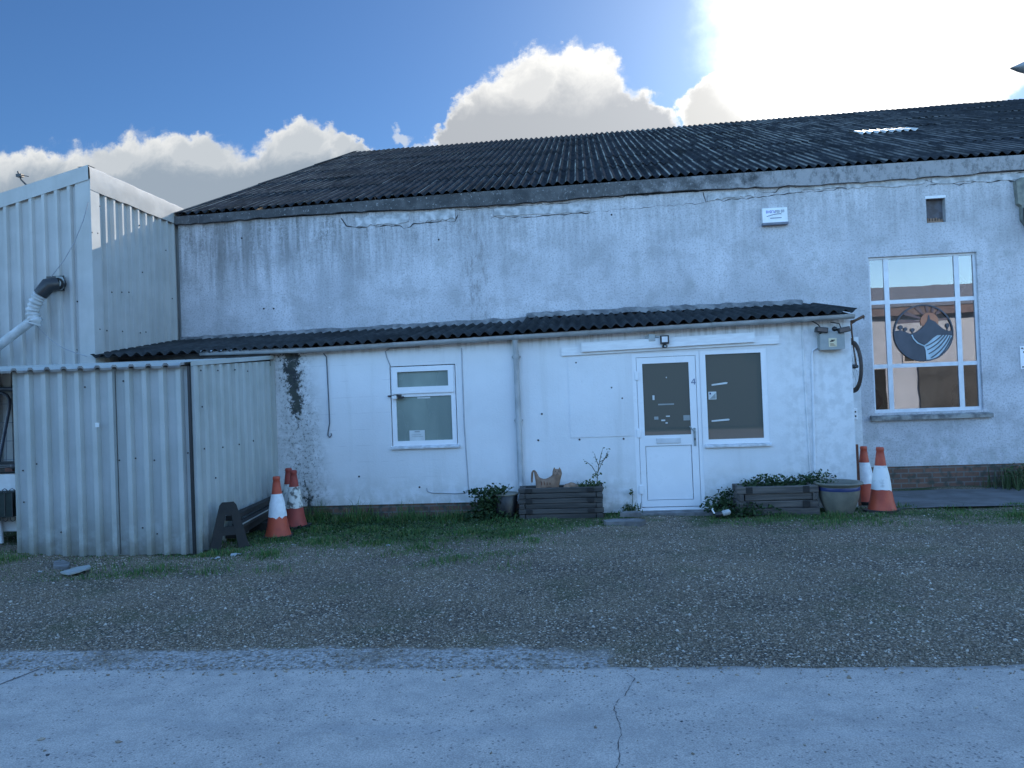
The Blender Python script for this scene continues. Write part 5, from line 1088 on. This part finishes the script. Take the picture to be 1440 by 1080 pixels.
b.build('wire_edging', M_DARKMETAL, tr)
b = MB()
for k in (0, 8): 
    xx = a.x + (c_.x-a.x)*k/8; b.box(xx-.02, xx+.02, 8.78, 8.9, 0, c_.z)
b.build('leg', M_DARKMETAL, tr)
pc_ = thing('plastic_chair', 'white plastic garden chair with only one front leg in view', 'chair', at(-40, 765, 8.5)); q_ = atz(3, 766)
for dx_, dyy in ((0, 0), (-.45, 0), (0, .4), (-.45, .4)):
    b = MB(); b.tube([(q_.x+dx_, q_.y+dyy, 0), (q_.x+dx_-.03+.0, q_.y+dyy+.02, .25), (q_.x+dx_-.05, q_.y+dyy+.03, .42)], [.022, .026, .03], 8); b.build('leg', M_WHITEPL, pc_)
b = MB(); b.box(q_.x-.52, q_.x-.04, q_.y, q_.y+.45, .40, .43, bev=.01); b.build('seat', M_WHITEPL, pc_)
b = MB(); b.box(q_.x-.52, q_.x-.04, q_.y+.42, q_.y+.45, .43, .85, bev=.01); b.build('backrest', M_WHITEPL, pc_)
b = MB(); a = at(20, 656, 8.3); b.lathe([(.025, -.03), (.04, -.015), (.04, .02), (.02, .03)], 10, (a.x, 8.3, a.z)); b.box(a.x-.10, a.x-.01, 8.28, 8.34, a.z-.055, a.z-.015, 1); b.tube([(a.x-.3, 8.33, a.z-.02), (a.x, 8.31, a.z)], .012, 6)
tag(b.build('hasp', [M_DARKMETAL, M_RUST], loc=a), 'dark iron hasp with a rusty tag on the left edge of the shed', 'hasp')

# ------------------------------------------------------------------ cream house across the road (seen in the window panes)
ho = thing('house', 'pale rendered house across the road, mirrored in the tall window', 'house', (13, -9, 0))
M_CREAM = mat('pale_render', (.66, .76, .90), (.58, .67, .80), 1.2, .85, .2, 30)
b = MB(); b.box(8, 22, -17, -9, 0, 4.5); b.prism([(-17, 4.5), (-9, 4.5), (-13, 5.7)], 8, 22, 'x'); b.build('wall', M_CREAM, ho)
b = MB(); b.face([(7.7, -8.55, 4.62), (22.3, -8.55, 4.62), (22.3, -13, 5.95), (7.7, -13, 5.95)]); b.face([(7.7, -17.4, 4.62), (22.3, -17.4, 4.62), (22.3, -13, 5.95), (7.7, -13, 5.95)]); b.build('roof', M_GUTTER, ho)
b = MB(); b.box(7.7, 22.3, -8.75, -8.6, 4.28, 4.6); b.build('fascia', mat('mauve_fascia', (.24, .21, .24), None, 3, .6), ho)
b = MB(); b.box(13.55, 17.2, -8.98, -8.9, 0, 2.15); b.build('garage_door', mat('dark_grey_door', (.09, .10, .11), (.06, .07, .08), 1.5, .5), ho)
b = MB(); b.box(11.2, 12.25, -8.98, -8.9, 0, 2.1); b.build('side_door', M_BLKWOOD, ho)
for xa, za, zb in ((12.95, 2.3, 3.1), (18.4, 2.6, 3.8)):
    b = MB(); b.box(xa, xa+.95, -8.98, -8.92, za, zb); w_ = b.build('window', M_UPVC, ho)
    for u0_, u1_ in ((.08, .44), (.51, .87)):
        b = MB(); b.box(xa+u0_, xa+u1_, -8.915, -8.905, za+.08, zb-.08); b.build('pane', M_BLIND, w_)

br = thing('added_barn', 'long dark timber building added out of view to darken the door glass reflections', 'added_barn', (-8, -12, 0))  # unseen, added behind the viewer to darken what the door glass reflects
b = MB(); b.box(-34, 7.5, -20, -12, 0, 5.2); b.build('wall', M_BLKWOOD, br)
b = MB(); b.prism([(-20.4, 5.2), (-11.6, 5.2), (-16, 7.4)], -34.3, 7.8, 'x'); b.build('roof', M_ROOF, br)

# ------------------------------------------------------------------ loose stones and grass (uncountable)
N = 64000
u = rng.random(N); Ys = 4.62 + (10.2-4.62)*u**1.35; Xs = (rng.random(N)*2-1)*(Ys*.78+.8) - .1*Ys + .15
keep = np.ones(N, bool); keep &= ~((Xs < -4.3) & (Xs > -6.6) & (Ys > 8.1)); keep &= ~((Xs > 1.75) & (Xs < 2.85) & (Ys > 9.85)); keep &= ~((Xs > -1.0) & (Xs < .15) & (Ys > 9.95)); keep &= ~((Ys > 10.1) & (Xs < 3.4))
keep &= ~((Xs < .05) & (Ys < 4.95) & (rng.random(N) < .72)); keep &= ~((Ys > 8.4) & (rng.random(N) < .45))
Xs, Ys = Xs[keep], Ys[keep]; N = len(Xs)
n_e = 900; Xs = np.append(Xs, rng.uniform(-4.6, 4, n_e)); Ys = np.append(Ys, 4.64 - np.abs(rng.normal(0, .10, n_e)) - (rng.random(n_e) < .12)*rng.random(n_e)*1.6); N = len(Xs)
octv = np.array([(1, 0, 0), (-1, 0, 0), (0, 1, 0), (0, -1, 0), (0, 0, 1), (0, 0, -1)], float); octf = np.array([(0, 2, 4), (2, 1, 4), (1, 3, 4), (3, 0, 4), (2, 0, 5), (1, 2, 5), (3, 1, 5), (0, 3, 5)])
size = np.clip(rng.lognormal(-5.02, .36, N), .0035, .016); sc = size[:, None]*rng.uniform(.55, 1.35, (N, 3)); sc[:, 2] *= .65; th = rng.random(N)*6.283
V = octv[None]*sc[:, None] + rng.normal(0, .12, (N, 6, 3))*size[:, None, None]
c_, s_ = np.cos(th)[:, None], np.sin(th)[:, None]; VX = V[..., 0]*c_ - V[..., 1]*s_; VY = V[..., 0]*s_ + V[..., 1]*c_
GZ = np.array([gz(a, q_) if q_ > 4.62 else .003 for a, q_ in zip(Xs, Ys)])
V = np.stack([VX+Xs[:, None], VY+Ys[:, None], V[..., 2]+(GZ+size*.25)[:, None]], -1).reshape(-1, 3)
Fc = (octf[None]+np.arange(N)[:, None, None]*6).reshape(-1)
def raw_mesh(name, V, F, k, m):
    me = bpy.data.meshes.new(name); me.vertices.add(len(V)); me.vertices.foreach_set('co', V.astype(np.float32).ravel()); nf = len(F)//k
    me.loops.add(len(F)); me.loops.foreach_set('vertex_index', F.astype(np.int32)); me.polygons.add(nf); me.polygons.foreach_set('loop_start', np.arange(0, len(F), k, dtype=np.int32))
    me.polygons.foreach_set('loop_total', np.full(nf, k, np.int32)); me.update(calc_edges=True); me.validate(); me.materials.append(m); o = bpy.data.objects.new(name, me); COL.objects.link(o); return o
tag(raw_mesh('gravel', V, Fc, 3, M_STONE), 'loose flinty gravel scattered over the yard', 'gravel', kind='stuff')

def gdens(x_, y_):
    d = 0.0
    n_ = .5+.5*math.sin(x_*2.3+math.sin(y_*3.1)*1.3)*math.sin(y_*2.7+x_*1.1)
    if -4.3 < x_ < -.9 and y_ > 8.2: d = max(d, min(1, (y_-8.2)/.9)*(.25+.85*n_))
    n2 = max(0, .5+.5*math.sin(x_*3.7+math.cos(y_*4.3))*math.sin(y_*4.9-x_*1.3)-.42)
    if -5.6 < x_ < -.6 and 7.0 < y_ < 8.7: d = max(d, 1.5*n2*(y_-6.9)/1.6)
    if -3.2 < x_ < -.2 and 7.7 < y_ < 9.2: d = max(d, .5*(y_-7.7)*max(0, n_-.35))
    if -.9 <= x_ < .5 and y_ > 9.2: d = max(d, .35*n_+(.5 if y_ > 9.6 else 0)*n_)
    if 1.6 < x_ < 7 and y_ > 8.9: d = max(d, .85*n_*min(1, (y_-8.8)/.7))
    if 2.4 < x_ < 3.3 and 9.2 < y_ < 9.9: d = max(d, .7)
    if x_ < -4.3 and 7.2 < y_ < 8.25: d = max(d, .5*n_*(y_-7.2) + (.35 if x_ < -6.2 else 0))
    if -7 < x_ < -3.6 and 7.0 < y_ < 8.6: d = max(d, .55*n_*n_)
    if -4.4 < x_ < -3.4 and 7.9 < y_ < 8.9: d = max(d, .6)
    if 1.4 < x_ < 2.2 and 9.5 < y_ < 9.95: d = max(d, .6)
    return d
GV = []; GF4 = []; GF3 = []
b = MB(); tries = 0
while len(b.f) < 100000 and tries < 260000:
    tries += 1
    x_, y_ = random.uniform(-9, 7.2), random.uniform(7.0, 10.38)
    if random.random() > gdens(x_, y_): continue
    if (-6.52 < x_ < -4.4 and y_ > 8.15) or (-1.0 < x_ < .14 and y_ > 9.97) or (1.78 < x_ < 2.8 and y_ > 9.88) or (.5 < x_ < 1.5 and y_ > 10.1) or (math.hypot(x_-3.05, y_-9.98) < .2): continue
    h = random.uniform(.02, .065) * ((1.9 + 2.2*(random.random() < .25)) if y_ > 9.95 and x_ < -1 else 1) * (1.25 if random.random() < .1 else 1)
    h *= .55 + 1.1*max(0, math.sin(x_*5.3+y_*2.1)*math.sin(y_*6.1-x_*3.7))
    blade(b, Vector((x_, y_, gz(x_, y_)-.004)), h, (random.uniform(0, 6.28), random.uniform(.2, 1.1)), random.uniform(.0022, .005))
tag(b.build('grass', M_GRASS), 'short rough grass and moss growing through the gravel below the walls', 'grass', kind='stuff')
b = MB()
for _ in range(5200):
    x_, y_ = random.uniform(-4.2, -.9), random.uniform(8.6, 10.35)
    if random.random() > gdens(x_, y_)*(.4+.6*(y_ > 9.5)): continue
    leaf(b, Vector((x_, y_, gz(x_, y_)+random.uniform(.005, .05))), random.uniform(.02, .05))
tag(b.build('ground_weeds', M_LEAF), 'dark broad-leaved weeds creeping through the grass under the small window', 'weeds', kind='stuff')
